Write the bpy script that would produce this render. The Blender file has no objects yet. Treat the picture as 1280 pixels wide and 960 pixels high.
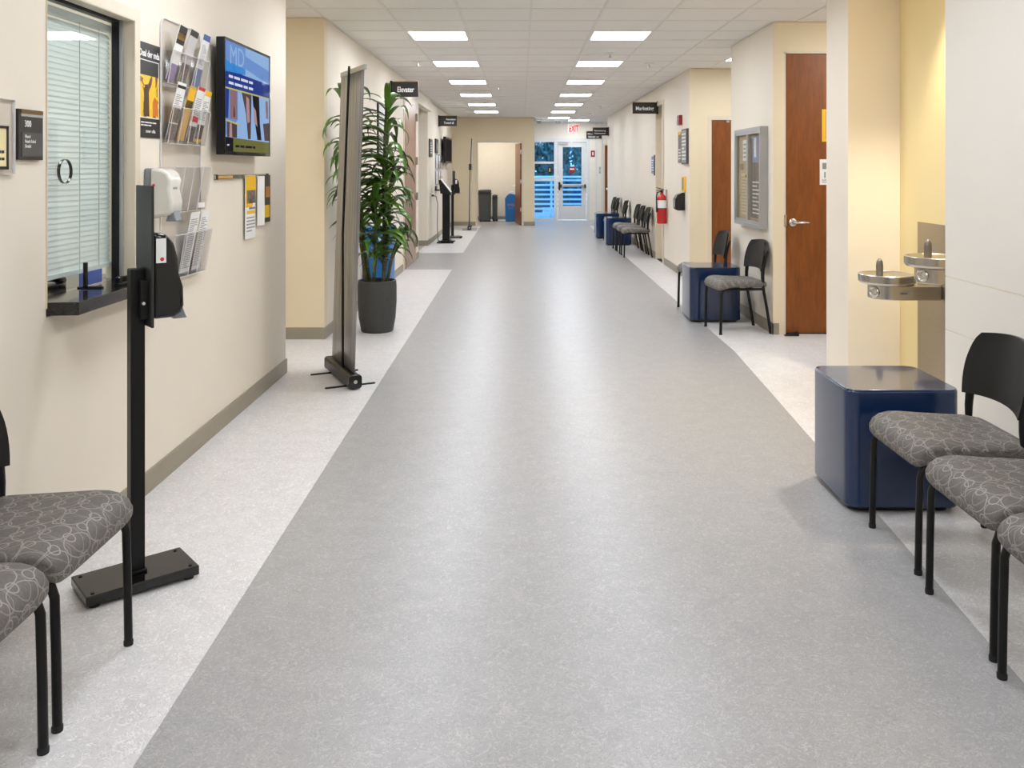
import bpy, bmesh, math, random
from mathutils import Vector, Matrix, Euler

random.seed(7)
PI = math.pi
scene = bpy.context.scene
COL = scene.collection

# ------------------------------------------------------------------ camera
cam_d = bpy.data.cameras.new('camera')
cam_d.sensor_width = 36.0
cam_d.lens = 1100.0 / 1280.0 * 36.0
cam_d.shift_x = -12.0 / 1280.0
cam_d.shift_y = -270.0 / 1280.0
cam_d.clip_start = 0.02
cam = bpy.data.objects.new('camera', cam_d)
cam.location = (0, 0, 1.45)
cam.rotation_euler = (PI / 2, 0, 0)
COL.objects.link(cam)
scene.camera = cam

# ------------------------------------------------------------------ exposure
scene.view_settings.view_transform = 'Standard'
scene.view_settings.look = 'None'
scene.view_settings.exposure = 1.32
scene.view_settings.gamma = 1.0
scene.view_settings.use_curve_mapping = False

PANEL = 9.5        # emission of the ceiling light diffusers
SKY = 2.4          # sky strength

# ------------------------------------------------------------------ sky
world = bpy.data.worlds.new('sky')
scene.world = world
world.use_nodes = True
wn = world.node_tree
wn.nodes.clear()
w_out = wn.nodes.new('ShaderNodeOutputWorld')
w_bg = wn.nodes.new('ShaderNodeBackground')
w_bg.inputs['Color'].default_value = (0.66, 0.83, 1.0, 1)
w_bg.inputs['Strength'].default_value = SKY
wn.links.new(w_bg.outputs[0], w_out.inputs[0])

# ------------------------------------------------------------------ materials
def lin(c):
    out = []
    for v in c:
        v = v / 255.0
        out.append(v / 12.92 if v <= 0.04045 else ((v + 0.055) / 1.055) ** 2.4)
    return (out[0], out[1], out[2], 1.0)

def new_mat(name):
    m = bpy.data.materials.new(name)
    m.use_nodes = True
    nt = m.node_tree
    b = nt.nodes['Principled BSDF']
    return m, nt, b

def coord(nt, scale=1.0, kind='Object'):
    tc = nt.nodes.new('ShaderNodeTexCoord')
    mp = nt.nodes.new('ShaderNodeMapping')
    s = scale if isinstance(scale, (tuple, list)) else (scale,) * 3
    mp.inputs['Scale'].default_value = s
    nt.links.new(tc.outputs[kind], mp.inputs['Vector'])
    return mp.outputs['Vector']

def noise(nt, vec, scale, detail=2.0, rough=0.5, dist=0.0):
    n = nt.nodes.new('ShaderNodeTexNoise')
    n.inputs['Scale'].default_value = scale
    n.inputs['Detail'].default_value = detail
    n.inputs['Roughness'].default_value = rough
    n.inputs['Distortion'].default_value = dist
    nt.links.new(vec, n.inputs['Vector'])
    return n.outputs['Fac']

def ramp(nt, fac, stops, interp='LINEAR'):
    r = nt.nodes.new('ShaderNodeValToRGB')
    r.color_ramp.interpolation = interp
    els = r.color_ramp.elements
    while len(els) < len(stops):
        els.new(0.5)
    for e, (p, c) in zip(els, stops):
        e.position = p
        e.color = c
    nt.links.new(fac, r.inputs['Fac'])
    return r.outputs['Color']

def mathn(nt, op, a, b=None, c=None):
    n = nt.nodes.new('ShaderNodeMath')
    n.operation = op
    for i, v in enumerate((a, b, c)):
        if v is None:
            continue
        if isinstance(v, (int, float)):
            n.inputs[i].default_value = v
        else:
            nt.links.new(v, n.inputs[i])
    return n.outputs[0]

def mixc(nt, fac, a, b):
    n = nt.nodes.new('ShaderNodeMix')
    n.data_type = 'RGBA'
    if isinstance(fac, (int, float)):
        n.inputs[0].default_value = fac
    else:
        nt.links.new(fac, n.inputs[0])
    for i, v in ((6, a), (7, b)):
        if isinstance(v, tuple):
            n.inputs[i].default_value = v
        else:
            nt.links.new(v, n.inputs[i])
    return n.outputs[2]

def bump(nt, b, height, strength=0.2, dist=0.01):
    bp = nt.nodes.new('ShaderNodeBump')
    bp.inputs['Strength'].default_value = strength
    bp.inputs['Distance'].default_value = dist
    nt.links.new(height, bp.inputs['Height'])
    nt.links.new(bp.outputs[0], b.inputs['Normal'])

def pbr(name, c, rough=0.5, metal=0.0, spec=0.5, var=0.06, vscale=8.0, bmp=0.0, bscale=60.0, coat=0.0):
    """plain painted / plastic / metal surface with a faint tonal variation"""
    m, nt, b = new_mat(name)
    base = lin(c)
    vec = coord(nt)
    f = noise(nt, vec, vscale, 3)
    lo = tuple(v * (1 - var) for v in base[:3]) + (1,)
    hi = tuple(min(1, v * (1 + var)) for v in base[:3]) + (1,)
    col = ramp(nt, f, [(0.3, lo), (0.7, hi)])
    nt.links.new(col, b.inputs['Base Color'])
    b.inputs['Roughness'].default_value = rough
    b.inputs['Metallic'].default_value = metal
    b.inputs['Specular IOR Level'].default_value = spec
    if coat:
        b.inputs['Coat Weight'].default_value = coat
        b.inputs['Coat Roughness'].default_value = 0.05
    if bmp:
        bump(nt, b, noise(nt, vec, bscale, 3), bmp, 0.004)
    return m

def emit(name, c, strength, gloss=0.0):
    m = bpy.data.materials.new(name)
    m.use_nodes = True
    nt = m.node_tree
    nt.nodes.clear()
    o = nt.nodes.new('ShaderNodeOutputMaterial')
    e = nt.nodes.new('ShaderNodeEmission')
    e.inputs['Color'].default_value = lin(c)
    e.inputs['Strength'].default_value = strength
    if gloss:
        g = nt.nodes.new('ShaderNodeBsdfGlossy')
        g.inputs['Roughness'].default_value = 0.06
        mx = nt.nodes.new('ShaderNodeMixShader')
        mx.inputs[0].default_value = gloss
        nt.links.new(e.outputs[0], mx.inputs[1]); nt.links.new(g.outputs[0], mx.inputs[2])
        nt.links.new(mx.outputs[0], o.inputs[0])
    else:
        nt.links.new(e.outputs[0], o.inputs[0])
    return m

def clear(name, tint, gloss=0.08, rough=0.02):
    """clear sheet: tinted transmission with a mirror-like surface reflection"""
    m = bpy.data.materials.new(name)
    m.use_nodes = True
    nt = m.node_tree
    nt.nodes.clear()
    o = nt.nodes.new('ShaderNodeOutputMaterial')
    t = nt.nodes.new('ShaderNodeBsdfTransparent')
    t.inputs['Color'].default_value = tint + (1,)
    g = nt.nodes.new('ShaderNodeBsdfGlossy')
    g.inputs['Roughness'].default_value = rough
    lw = nt.nodes.new('ShaderNodeLayerWeight')
    f = mathn(nt, 'POWER', lw.outputs['Facing'], 4.0)
    f = mathn(nt, 'MULTIPLY_ADD', f, 0.45, gloss * 0.4)
    mx = nt.nodes.new('ShaderNodeMixShader')
    nt.links.new(f, mx.inputs[0])
    nt.links.new(t.outputs[0], mx.inputs[1])
    nt.links.new(g.outputs[0], mx.inputs[2])
    nt.links.new(mx.outputs[0], o.inputs[0])
    return m

def floor_mat(name, c, rough):
    m, nt, b = new_mat(name)
    base = lin(c)
    vec = coord(nt)
    n1 = noise(nt, vec, 24, 2, 0.5, 2.0)
    n2 = noise(nt, vec, 40, 2, 0.5, 2.4)
    n3 = noise(nt, vec, 9, 3, 0.6)
    r1 = mathn(nt, 'COMPARE', n1, 0.5, 0.022)
    r2 = mathn(nt, 'COMPARE', n2, 0.47, 0.018)
    def sc(k):
        return tuple(min(1, v * k) for v in base[:3]) + (1,)
    col = ramp(nt, n3, [(0.35, sc(0.94)), (0.65, sc(1.04))])
    col = mixc(nt, mathn(nt, 'MULTIPLY', r1, 0.75), col, sc(1.32))
    col = mixc(nt, mathn(nt, 'MULTIPLY', r2, 0.7), col, sc(0.70))
    n4 = noise(nt, vec, 240, 1)
    col = mixc(nt, mathn(nt, 'MULTIPLY', n4, 0.16), col, sc(0.75))
    nt.links.new(col, b.inputs['Base Color'])
    b.inputs['Roughness'].default_value = rough
    b.inputs['Specular IOR Level'].default_value = 0.42
    bump(nt, b, n3, 0.03, 0.002)
    return m

def wood_mat(name, c1, c2, rough=0.35):
    m, nt, b = new_mat(name)
    vec = coord(nt, (6.0, 6.0, 1.0))
    f = noise(nt, vec, 3.0, 6, 0.6, 1.2)
    vec2 = coord(nt, (60.0, 60.0, 3.0))
    g = noise(nt, vec2, 2.0, 2)
    f = mathn(nt, 'ADD', mathn(nt, 'MULTIPLY', f, 0.75), mathn(nt, 'MULTIPLY', g, 0.25))
    nt.links.new(ramp(nt, f, [(0.3, lin(c1)), (0.7, lin(c2))]), b.inputs['Base Color'])
    b.inputs['Roughness'].default_value = rough
    return m

def fabric_mat(name):
    m, nt, b = new_mat(name)
    tc = nt.nodes.new('ShaderNodeTexCoord')
    def rings(scale, off, radius, width, warp):
        mp = nt.nodes.new('ShaderNodeMapping')
        mp.inputs['Scale'].default_value = (scale[0], scale[1], 1)
        mp.inputs['Location'].default_value = (off[0], off[1], 0)
        nt.links.new(tc.outputs['UV'], mp.inputs['Vector'])
        nz = nt.nodes.new('ShaderNodeTexNoise')
        nz.inputs['Scale'].default_value = 0.9
        nt.links.new(mp.outputs[0], nz.inputs['Vector'])
        va = nt.nodes.new('ShaderNodeVectorMath'); va.operation = 'SCALE'
        va.inputs['Scale'].default_value = warp
        nt.links.new(nz.outputs['Color'], va.inputs[0])
        vs = nt.nodes.new('ShaderNodeVectorMath'); vs.operation = 'ADD'
        nt.links.new(mp.outputs[0], vs.inputs[0]); nt.links.new(va.outputs[0], vs.inputs[1])
        fr = nt.nodes.new('ShaderNodeVectorMath'); fr.operation = 'FRACTION'
        nt.links.new(vs.outputs[0], fr.inputs[0])
        sb = nt.nodes.new('ShaderNodeVectorMath'); sb.operation = 'SUBTRACT'
        sb.inputs[1].default_value = (0.5, 0.5, 0)
        nt.links.new(fr.outputs[0], sb.inputs[0])
        ml = nt.nodes.new('ShaderNodeVectorMath'); ml.operation = 'MULTIPLY'
        ml.inputs[1].default_value = (1, 1, 0)
        nt.links.new(sb.outputs[0], ml.inputs[0])
        ln = nt.nodes.new('ShaderNodeVectorMath'); ln.operation = 'LENGTH'
        nt.links.new(ml.outputs[0], ln.inputs[0])
        return mathn(nt, 'COMPARE', ln.outputs['Value'], radius, width)
    a = rings((14.0, 14.0), (0.0, 0.0), 0.22, 0.026, 0.15)
    d = rings((14.0, 9.0), (0.5, 0.35), 0.47, 0.018, 0.3)
    e = rings((7.0, 14.0), (0.2, 0.7), 0.47, 0.016, 0.4)
    mask = mathn(nt, 'MAXIMUM', mathn(nt, 'MAXIMUM', a, d), mathn(nt, 'MULTIPLY', e, 0.6))
    vec = coord(nt, (30, 140, 30))
    g = noise(nt, vec, 4.0, 3)
    base = ramp(nt, g, [(0.3, lin((84, 79, 74))), (0.7, lin((110, 105, 99)))])
    col = mixc(nt, mathn(nt, 'MULTIPLY', mask, 0.75), base, lin((158, 151, 143)))
    nt.links.new(col, b.inputs['Base Color'])
    b.inputs['Roughness'].default_value = 0.62
    bump(nt, b, noise(nt, coord(nt), 500, 1), 0.12, 0.002)
    return m

def speck_mat(name, c, c2, rough, scale=260.0, cut=0.66):
    m, nt, b = new_mat(name)
    vec = coord(nt)
    f = noise(nt, vec, scale, 2)
    nt.links.new(ramp(nt, f, [(cut - 0.06, lin(c)), (cut, lin(c2))]), b.inputs['Base Color'])
    b.inputs['Roughness'].default_value = rough
    return m

def streak_mat(name):
    m, nt, b = new_mat(name)
    f = noise(nt, coord(nt, (18, 18, 0.25)), 3.0, 4, 0.6)
    nt.links.new(ramp(nt, f, [(0.3, lin((104, 103, 101))), (0.5, lin((144, 142, 139))), (0.7, lin((182, 180, 176)))]), b.inputs['Base Color'])
    b.inputs['Roughness'].default_value = 0.30
    return m

def picture_mat(name, stops, scale=8.0, rough=0.35):
    m, nt, b = new_mat(name)
    f = noise(nt, coord(nt, (1, 1, 0.7)), scale, 3, 0.6, 0.8)
    nt.links.new(ramp(nt, f, [(p, lin(c)) for p, c in stops], 'CONSTANT'), b.inputs['Base Color'])
    b.inputs['Roughness'].default_value = rough
    return m

def brushed(name, c, rough=0.28):
    m, nt, b = new_mat(name)
    f = noise(nt, coord(nt, (4, 4, 220)), 2.0, 2)
    base = lin(c)
    nt.links.new(ramp(nt, f, [(0.3, tuple(v * 0.9 for v in base[:3]) + (1,)), (0.7, base)]), b.inputs['Base Color'])
    b.inputs['Metallic'].default_value = 1.0
    b.inputs['Roughness'].default_value = rough
    return m

M = {}
M['cream'] = pbr('cream_wall_paint', (234, 224, 207), 0.6, bmp=0.06, bscale=260, var=0.015, vscale=2)
M['tan'] = pbr('tan_wall_paint', (231, 215, 182), 0.6, bmp=0.06, bscale=260, var=0.015, vscale=2)  # wall colour, also used to paint corner shade beside the big brown door
M['yellow_wall'] = pbr('yellow_accent_paint', (238, 218, 164), 0.6, bmp=0.06, bscale=260, var=0.015, vscale=2)
M['white_wall'] = pbr('near_wall_panel_paint', (231, 225, 214), 0.5, bmp=0.04, bscale=260, var=0.012, vscale=2)
M['far_white'] = pbr('far_vestibule_paint', (236, 228, 214), 0.6, var=0.015)
M['trim_cream'] = pbr('cream_trim_paint', (222, 209, 186), 0.4, var=0.02)
M['base'] = pbr('taupe_vinyl_base', (151, 142, 124), 0.45, var=0.03)
M['tile'] = speck_mat('ceiling_tile_board', (238, 234, 228), (218, 212, 204), 0.9, 420, 0.68)
M['tbar'] = pbr('white_painted_grid', (228, 222, 213), 0.5, var=0.02)
M['plenum'] = pbr('plenum_grey', (120, 116, 110), 0.9)
M['floor_grey'] = floor_mat('grey_marbled_vinyl', (167, 165, 163), 0.33)
M['floor_light'] = floor_mat('pale_marbled_vinyl', (219, 216, 214), 0.35)
M['diffuser'] = emit('lit_diffuser', (241, 246, 255), PANEL)
M['fixture'] = pbr('white_fixture_metal', (235, 232, 226), 0.4, var=0.02)
M['black_plastic'] = pbr('black_plastic', (18, 18, 19), 0.36, spec=0.35, var=0.1)
M['black_gloss'] = pbr('glossy_black_plastic', (9, 9, 10), 0.09, spec=0.55, var=0.1)
M['black_metal'] = pbr('black_powder_coat', (15, 14, 14), 0.38, spec=0.3, var=0.12, bmp=0.05, bscale=400)
M['dark_plate'] = pbr('dark_grey_plate', (38, 39, 39), 0.5, var=0.05)
M['seat'] = fabric_mat('looped_grey_upholstery')
M['navy'] = pbr('glossy_navy_laminate', (16, 42, 80), 0.14, var=0.06, coat=0.5)
M['brown'] = wood_mat('stained_cherry_veneer', (110, 56, 10), (144, 80, 22), 0.35)
M['tan_wood'] = wood_mat('pale_brown_veneer', (138, 102, 78), (166, 126, 98), 0.28)
M['steel'] = brushed('brushed_stainless', (196, 190, 180), 0.27)
M['steel_dark'] = brushed('dull_stainless_panel', (172, 162, 146), 0.36)
M['chrome'] = pbr('satin_chrome', (210, 208, 204), 0.22, 1.0, var=0.03)
M['alu'] = pbr('anodised_aluminium', (176, 177, 175), 0.38, 0.55, var=0.03)
M['alu_white'] = pbr('pale_aluminium_door', (222, 222, 220), 0.4, 0.1, var=0.02)
M['granite'] = speck_mat('black_granite', (22, 22, 23), (96, 82, 62), 0.12, 210, 0.68)
M['glass'] = clear('window_glass', (0.955, 0.972, 0.968), 0.10)
M['blue_glass'] = clear('blue_tinted_glass', (0.42, 0.66, 0.86), 0.08)
M['clear_plastic'] = clear('clear_acrylic', (0.98, 0.977, 0.98), 0.10, 0.08)
M['acrylic_edge'] = pbr('acrylic_edge', (222, 219, 220), 0.2, var=0.04)
M['blind'] = pbr('white_blind_slat', (218, 226, 224), 0.5, var=0.02)
M['blind_cord'] = pbr('blind_cord', (170, 176, 174), 0.7)
M['paper'] = pbr('white_paper', (238, 237, 233), 0.6, var=0.02)
M['ink'] = pbr('grey_print', (142, 142, 144), 0.6)
M['ink_dark'] = pbr('black_print', (34, 33, 32), 0.5)
M['black_paper'] = pbr('black_poster_stock', (26, 25, 24), 0.35)
M['white_ink'] = pbr('white_lettering', (240, 240, 238), 0.5, var=0.01)
M['yellow'] = pbr('yellow_print', (242, 190, 20), 0.5, var=0.03)
M['amber'] = pbr('amber_print', (218, 170, 90), 0.5)
M['red'] = pbr('red_print', (206, 44, 40), 0.45)
M['purple'] = pbr('violet_print', (134, 112, 164), 0.5)
M['blue_print'] = pbr('blue_print', (70, 92, 160), 0.5)
M['steel_blue'] = pbr('muted_blue_print', (126, 140, 182), 0.5)
M['dark_photo'] = picture_mat('dark_photo_print', [(0.0, (46, 40, 38)), (0.42, (96, 84, 78)), (0.52, (150, 136, 126)), (0.6, (60, 52, 50))], 40)
M['yellow_photo'] = picture_mat('yellow_scene_print', [(0.0, (60, 34, 16)), (0.38, (150, 92, 30)), (0.45, (238, 196, 26)), (0.58, (250, 220, 70)), (0.66, (120, 116, 60))], 9)
M['green_dim'] = pbr('olive_print', (104, 106, 64), 0.5)
M['plate_sign'] = pbr('charcoal_sign_plastic', (42, 40, 38), 0.35)
M['sign_window'] = pbr('grey_sign_insert', (76, 74, 71), 0.4)
M['gold'] = pbr('bronze_strip', (120, 88, 34), 0.35, 0.4)
M['off_white'] = pbr('ivory_plastic', (224, 221, 210), 0.22, var=0.02, coat=0.3)
M['grey_plastic'] = pbr('grey_plastic', (134, 138, 144), 0.35)
M['pot'] = pbr('charcoal_planter', (64, 63, 62), 0.6, var=0.1, vscale=20, bmp=0.1, bscale=200)
M['soil'] = speck_mat('potting_soil', (36, 28, 22), (70, 56, 44), 0.95, 90, 0.55)
M['cane'] = speck_mat('plant_cane', (96, 84, 58), (60, 70, 34), 0.7, 60, 0.5)
M['blue_bin'] = pbr('blue_bin_plastic', (22, 104, 176), 0.4)
M['charcoal_bin'] = pbr('charcoal_bin_plastic', (70, 74, 75), 0.45)
M['charcoal_lid'] = pbr('dark_bin_lid', (56, 59, 60), 0.45)
M['banner'] = streak_mat('grey_banner_film')
M['fire_red'] = pbr('fire_red_enamel', (200, 22, 24), 0.22, var=0.04, coat=0.4)
M['exit_red'] = emit('lit_exit_red', (255, 30, 36), 0.75)
M['exit_white'] = pbr('exit_housing', (236, 232, 226), 0.4)
M['maroon'] = pbr('maroon_plastic', (150, 30, 36), 0.4)
M['cork'] = speck_mat('dim_board_backing', (186, 168, 140), (156, 138, 112), 0.8, 120, 0.6)
M['board_dark'] = pbr('dark_board_felt', (112, 103, 94), 0.7)
M['rubber'] = pbr('black_rubber', (20, 20, 20), 0.7)
M['deck'] = pbr('concrete_deck', (150, 156, 160), 0.8, bmp=0.1)
M['rail'] = pbr('white_railing_paint', (236, 240, 243), 0.4)
M['bark'] = pbr('tree_bark', (78, 74, 70), 0.9, var=0.2, vscale=20, bmp=0.4, bscale=30)
M['bluestone'] = pbr('dark_blue_cladding', (42, 66, 96), 0.6, var=0.1)

def leaf_mat(name, c1, c2, rough):
    m, nt, b = new_mat(name)
    oi = nt.nodes.new('ShaderNodeObjectInfo')
    f = noise(nt, coord(nt, (1, 8, 1)), 6.0, 2)
    f = mathn(nt, 'ADD', mathn(nt, 'MULTIPLY', f, 0.6), mathn(nt, 'MULTIPLY', oi.outputs['Random'], 0.5))
    nt.links.new(ramp(nt, f, [(0.2, lin(c1)), (0.75, lin(c2))]), b.inputs['Base Color'])
    b.inputs['Roughness'].default_value = rough
    return m
M['leaf'] = leaf_mat('glossy_green_leaf', (26, 54, 14), (88, 128, 38), 0.3)
M['tree_leaf'] = leaf_mat('tree_foliage', (34, 70, 66), (112, 148, 138), 0.6)

# screen of the television: light given off by the screen itself
S = {}
S['pale'] = emit('screen_pale_blue', (150, 186, 232), 0.36, 0.05)
S['sky'] = emit('screen_blue', (54, 140, 220), 0.36, 0.05)
S['mid'] = emit('screen_mid_blue', (112, 150, 214), 0.36, 0.05)
S['navy'] = emit('screen_navy', (44, 62, 140), 0.36, 0.05)
S['white'] = emit('screen_white', (216, 224, 244), 0.38, 0.05)
S['olive'] = emit('screen_olive', (116, 116, 66), 0.34, 0.05)
S['line'] = emit('screen_yellow_line', (200, 196, 110), 0.34, 0.05)
S['skin'] = emit('screen_skin', (150, 116, 120), 0.34, 0.05)
S['skin2'] = emit('screen_pale_skin', (186, 150, 152), 0.34, 0.05)
S['dark'] = emit('screen_dark', (34, 30, 38), 0.29, 0.05)
S['brown'] = emit('screen_brown', (88, 72, 72), 0.34, 0.05)

# ------------------------------------------------------------------ mesh builder
class MB:
    def __init__(s):
        s.v = []; s.f = []; s.uv = {}
    def face(s, pts):
        i = len(s.v)
        s.v += [tuple(p) for p in pts]
        s.f.append(tuple(range(i, i + len(pts))))
        return s
    def box(s, x0, x1, y0, y1, z0, z1):
        i = len(s.v)
        s.v += [(x, y, z) for z in (z0, z1) for y in (y0, y1) for x in (x0, x1)]
        for q in ((0, 2, 3, 1), (4, 5, 7, 6), (0, 1, 5, 4), (2, 6, 7, 3), (0, 4, 6, 2), (1, 3, 7, 5)):
            s.f.append(tuple(i + k for k in q))
        return s
    def prism(s, poly, z0, z1, mat=None):
        """polygon in local xy extruded along local z, then moved by a matrix"""
        i = len(s.v); n = len(poly)
        area = sum(poly[k][0] * poly[(k + 1) % n][1] - poly[(k + 1) % n][0] * poly[k][1] for k in range(n))
        if area < 0:
            poly = poly[::-1]
        pts = [Vector((p[0], p[1], z0)) for p in poly] + [Vector((p[0], p[1], z1)) for p in poly]
        if mat is not None:
            pts = [mat @ p for p in pts]
        s.v += [tuple(p) for p in pts]
        s.f.append(tuple(i + k for k in reversed(range(n))))
        s.f.append(tuple(i + n + k for k in range(n)))
        for k in range(n):
            k2 = (k + 1) % n
            s.f.append((i + k, i + k2, i + n + k2, i + n + k))
        return s
    def fbox(s, F, u0, u1, v0, v1, d0, d1):
        o, u, v, n = F
        i = len(s.v)
        s.v += [tuple(o + u * a + v * b + n * c) for c in (d0, d1) for b in (v0, v1) for a in (u0, u1)]
        flip = u.cross(v).dot(n) < 0
        for q in ((0, 2, 3, 1), (4, 5, 7, 6), (0, 1, 5, 4), (2, 6, 7, 3), (0, 4, 6, 2), (1, 3, 7, 5)):
            q = tuple(i + k for k in q)
            s.f.append(q[::-1] if flip else q)
        return s
    def tube(s, pts, r, n=10, caps=True):
        pts = [Vector(p) for p in pts]
        rs = r if isinstance(r, (list, tuple)) else [r] * len(pts)
        i0 = len(s.v)
        prev = None
        for k, p in enumerate(pts):
            if k == 0: t = pts[1] - pts[0]
            elif k == len(pts) - 1: t = pts[-1] - pts[-2]
            else: t = (pts[k + 1] - p).normalized() + (p - pts[k - 1]).normalized()
            t.normalize()
            if prev is None:
                a = Vector((0, 0, 1)) if abs(t.z) < 0.9 else Vector((1, 0, 0))
                e = t.cross(a).normalized()
            else:
                e = (prev - t * prev.dot(t)).normalized()
            prev = e
            g = t.cross(e)
            for j in range(n):
                w = 2 * PI * j / n
                s.v.append(tuple(p + (e * math.cos(w) + g * math.sin(w)) * rs[k]))
        for k in range(len(pts) - 1):
            for j in range(n):
                a = i0 + k * n + j; b = i0 + k * n + (j + 1) % n
                s.f.append((a, b, b + n, a + n))
        if caps:
            s.f.append(tuple(i0 + j for j in reversed(range(n))))
            e0 = i0 + (len(pts) - 1) * n
            s.f.append(tuple(e0 + j for j in range(n)))
        return s
    def lathe(s, prof, n=24, c=(0, 0, 0), sx=1.0, sy=1.0):
        i0 = len(s.v)
        for r, z in prof:
            for j in range(n):
                w = 2 * PI * j / n
                s.v.append((c[0] + r * sx * math.cos(w), c[1] + r * sy * math.sin(w), c[2] + z))
        for k in range(len(prof) - 1):
            for j in range(n):
                a = i0 + k * n + j; b = i0 + k * n + (j + 1) % n
                s.f.append((a, b, b + n, a + n))
        if prof[0][0] > 1e-6:
            s.f.append(tuple(i0 + j for j in reversed(range(n))))
        if prof[-1][0] > 1e-6:
            e0 = i0 + (len(prof) - 1) * n
            s.f.append(tuple(e0 + j for j in range(n)))
        return s
    def move(s, mat):
        s.v = [tuple(mat @ Vector(p)) for p in s.v]
        return s
    def mesh(s, name, mat, smooth=None):
        me = bpy.data.meshes.new(name)
        me.from_pydata(s.v, [], s.f)
        me.materials.append(mat)
        if s.uv:
            ul = me.uv_layers.new(name='UVMap')
            for lp in me.loops:
                ul.data[lp.index].uv = s.uv.get(lp.vertex_index, (0, 0))
        me.validate()
        me.update()
        if smooth is not None:
            me.shade_smooth()
            me.set_sharp_from_angle(angle=math.radians(smooth))
        return me
    def build(s, name, mat, parent=None, smooth=None, bevel=None, seg=2, world=False):
        if world and parent is not None:
            L = Vector(wloc(parent))
            s.v = [tuple(Vector(p) - L) for p in s.v]
        me = s.mesh(name, mat, smooth)
        o = bpy.data.objects.new(name, me)
        COL.objects.link(o)
        if parent is not None:
            o.parent = parent
        if bevel:
            b = o.modifiers.new('edge', 'BEVEL')
            b.width = bevel; b.segments = seg; b.limit_method = 'ANGLE'; b.angle_limit = math.radians(40)
        return o

def wloc(o):
    """world location of an unrotated chain of parents"""
    p = Vector((0, 0, 0))
    while o is not None:
        p = p + Vector(o.location)
        o = o.parent
    return p

def thing(name, label, cat, loc=(0, 0, 0), rz=0.0, group=None):
    o = bpy.data.objects.new(name, None)
    o.empty_display_size = 0.1
    COL.objects.link(o)
    o.location = loc
    o.rotation_euler = (0, 0, rz)
    o['label'] = label; o['category'] = cat; o['kind'] = 'thing'
    if group: o['group'] = group
    return o

def tag(o, label, cat, group=None, kind='thing'):
    o['label'] = label; o['category'] = cat; o['kind'] = kind
    if group: o['group'] = group
    return o

def struct(o, label, cat):
    o['label'] = label; o['category'] = cat; o['kind'] = 'structure'
    return o

def senod(name, label, cat, loc):
    o = bpy.data.objects.new(name, None)
    COL.objects.link(o)
    o.location = loc
    return struct(o, label, cat)

def dup(root, loc, rz, label, group=None):
    def cp(o, par):
        c = o.copy()
        COL.objects.link(c)
        c.parent = par
        for ch in o.children:
            cp(ch, c)
        return c
    r = cp(root, None)
    r.location = loc; r.rotation_euler = (0, 0, rz)
    r['label'] = label
    if group: r['group'] = group
    return r

def V(x, y, z): return Vector((x, y, z))
def FL(x, y0=0, z0=0): return (V(x, y0, z0), V(0, 1, 0), V(0, 0, 1), V(1, 0, 0))      # faces +X
def FR(x, y0=0, z0=0): return (V(x, y0, z0), V(0, -1, 0), V(0, 0, 1), V(-1, 0, 0))    # faces -X
def FC(y, x0=0, z0=0): return (V(x0, y, z0), V(1, 0, 0), V(0, 0, 1), V(0, -1, 0))     # faces the camera

def text(body, size, mat, F, u, v, d, parent, name='lettering', squash=1.0, width=None, bold=0.0, align='LEFT'):
    """lettering standing 1 mm proud of a surface"""
    cu = bpy.data.curves.new('t', 'FONT')
    cu.body = body; cu.size = size; cu.extrude = 0.0006; cu.align_x = align; cu.offset = bold
    cu.resolution_u = 3
    tmp = bpy.data.objects.new('t', cu)
    COL.objects.link(tmp)
    dg = bpy.context.evaluated_depsgraph_get()
    me = bpy.data.meshes.new_from_object(tmp.evaluated_get(dg))
    bpy.data.objects.remove(tmp)
    xs = [q.co.x for q in me.vertices] or [0, 1]
    k = squash
    if width: k = width / max(1e-4, (max(xs) - min(xs)))
    o_, uu, vv, nn = F
    L = wloc(parent) if parent is not None else V(0, 0, 0)
    for q in me.vertices:
        q.co = o_ + uu * (u + q.co.x * k) + vv * (v + q.co.y) + nn * (d + q.co.z) - L
    me.materials.clear(); me.materials.append(mat)
    o = bpy.data.objects.new(name, me)
    COL.objects.link(o)
    o.parent = parent
    return o

def lines(F, u0, u1, v0, v1, rows, d, seed=1, th=0.4, words=True):
    """rows of print too small to read: word-sized bars"""
    rnd = random.Random(seed)
    mb = MB()
    h = (v1 - v0) / rows
    for r in range(rows):
        v = v1 - (r + 1) * h
        u = u0
        end = u1 - (u1 - u0) * (0.4 if rnd.random() < 0.25 else rnd.random() * 0.12)
        while u < end - 0.004:
            w = (u1 - u0) * rnd.uniform(0.08, 0.22) if words else end - u0
            e = min(end, u + w)
            mb.fbox(F, u, e, v + h * 0.2, v + h * (0.2 + th), d, d + 0.0006)
            u = e + (u1 - u0) * 0.03
    return mb

def rrect(w, h, r, n=5):
    """rounded rectangle outline centred on the origin"""
    pts = []
    for cx, cy, a0 in ((w / 2 - r, h / 2 - r, 0), (-w / 2 + r, h / 2 - r, 90), (-w / 2 + r, -h / 2 + r, 180), (w / 2 - r, -h / 2 + r, 270)):
        for k in range(n + 1):
            a = math.radians(a0 + 90 * k / n)
            pts.append((cx + r * math.cos(a), cy + r * math.sin(a)))
    return pts

def fmat(F, u, v, d=0.0):
    """matrix taking local x,y,z to a surface's u,v,n at a point"""
    o, uu, vv, nn = F
    m = Matrix.Identity(4)
    for i in range(3):
        m[i][0] = uu[i]; m[i][1] = vv[i]; m[i][2] = nn[i]
    p = o + uu * u + vv * v + nn * d
    for i in range(3): m[i][3] = p[i]
    return m

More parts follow.
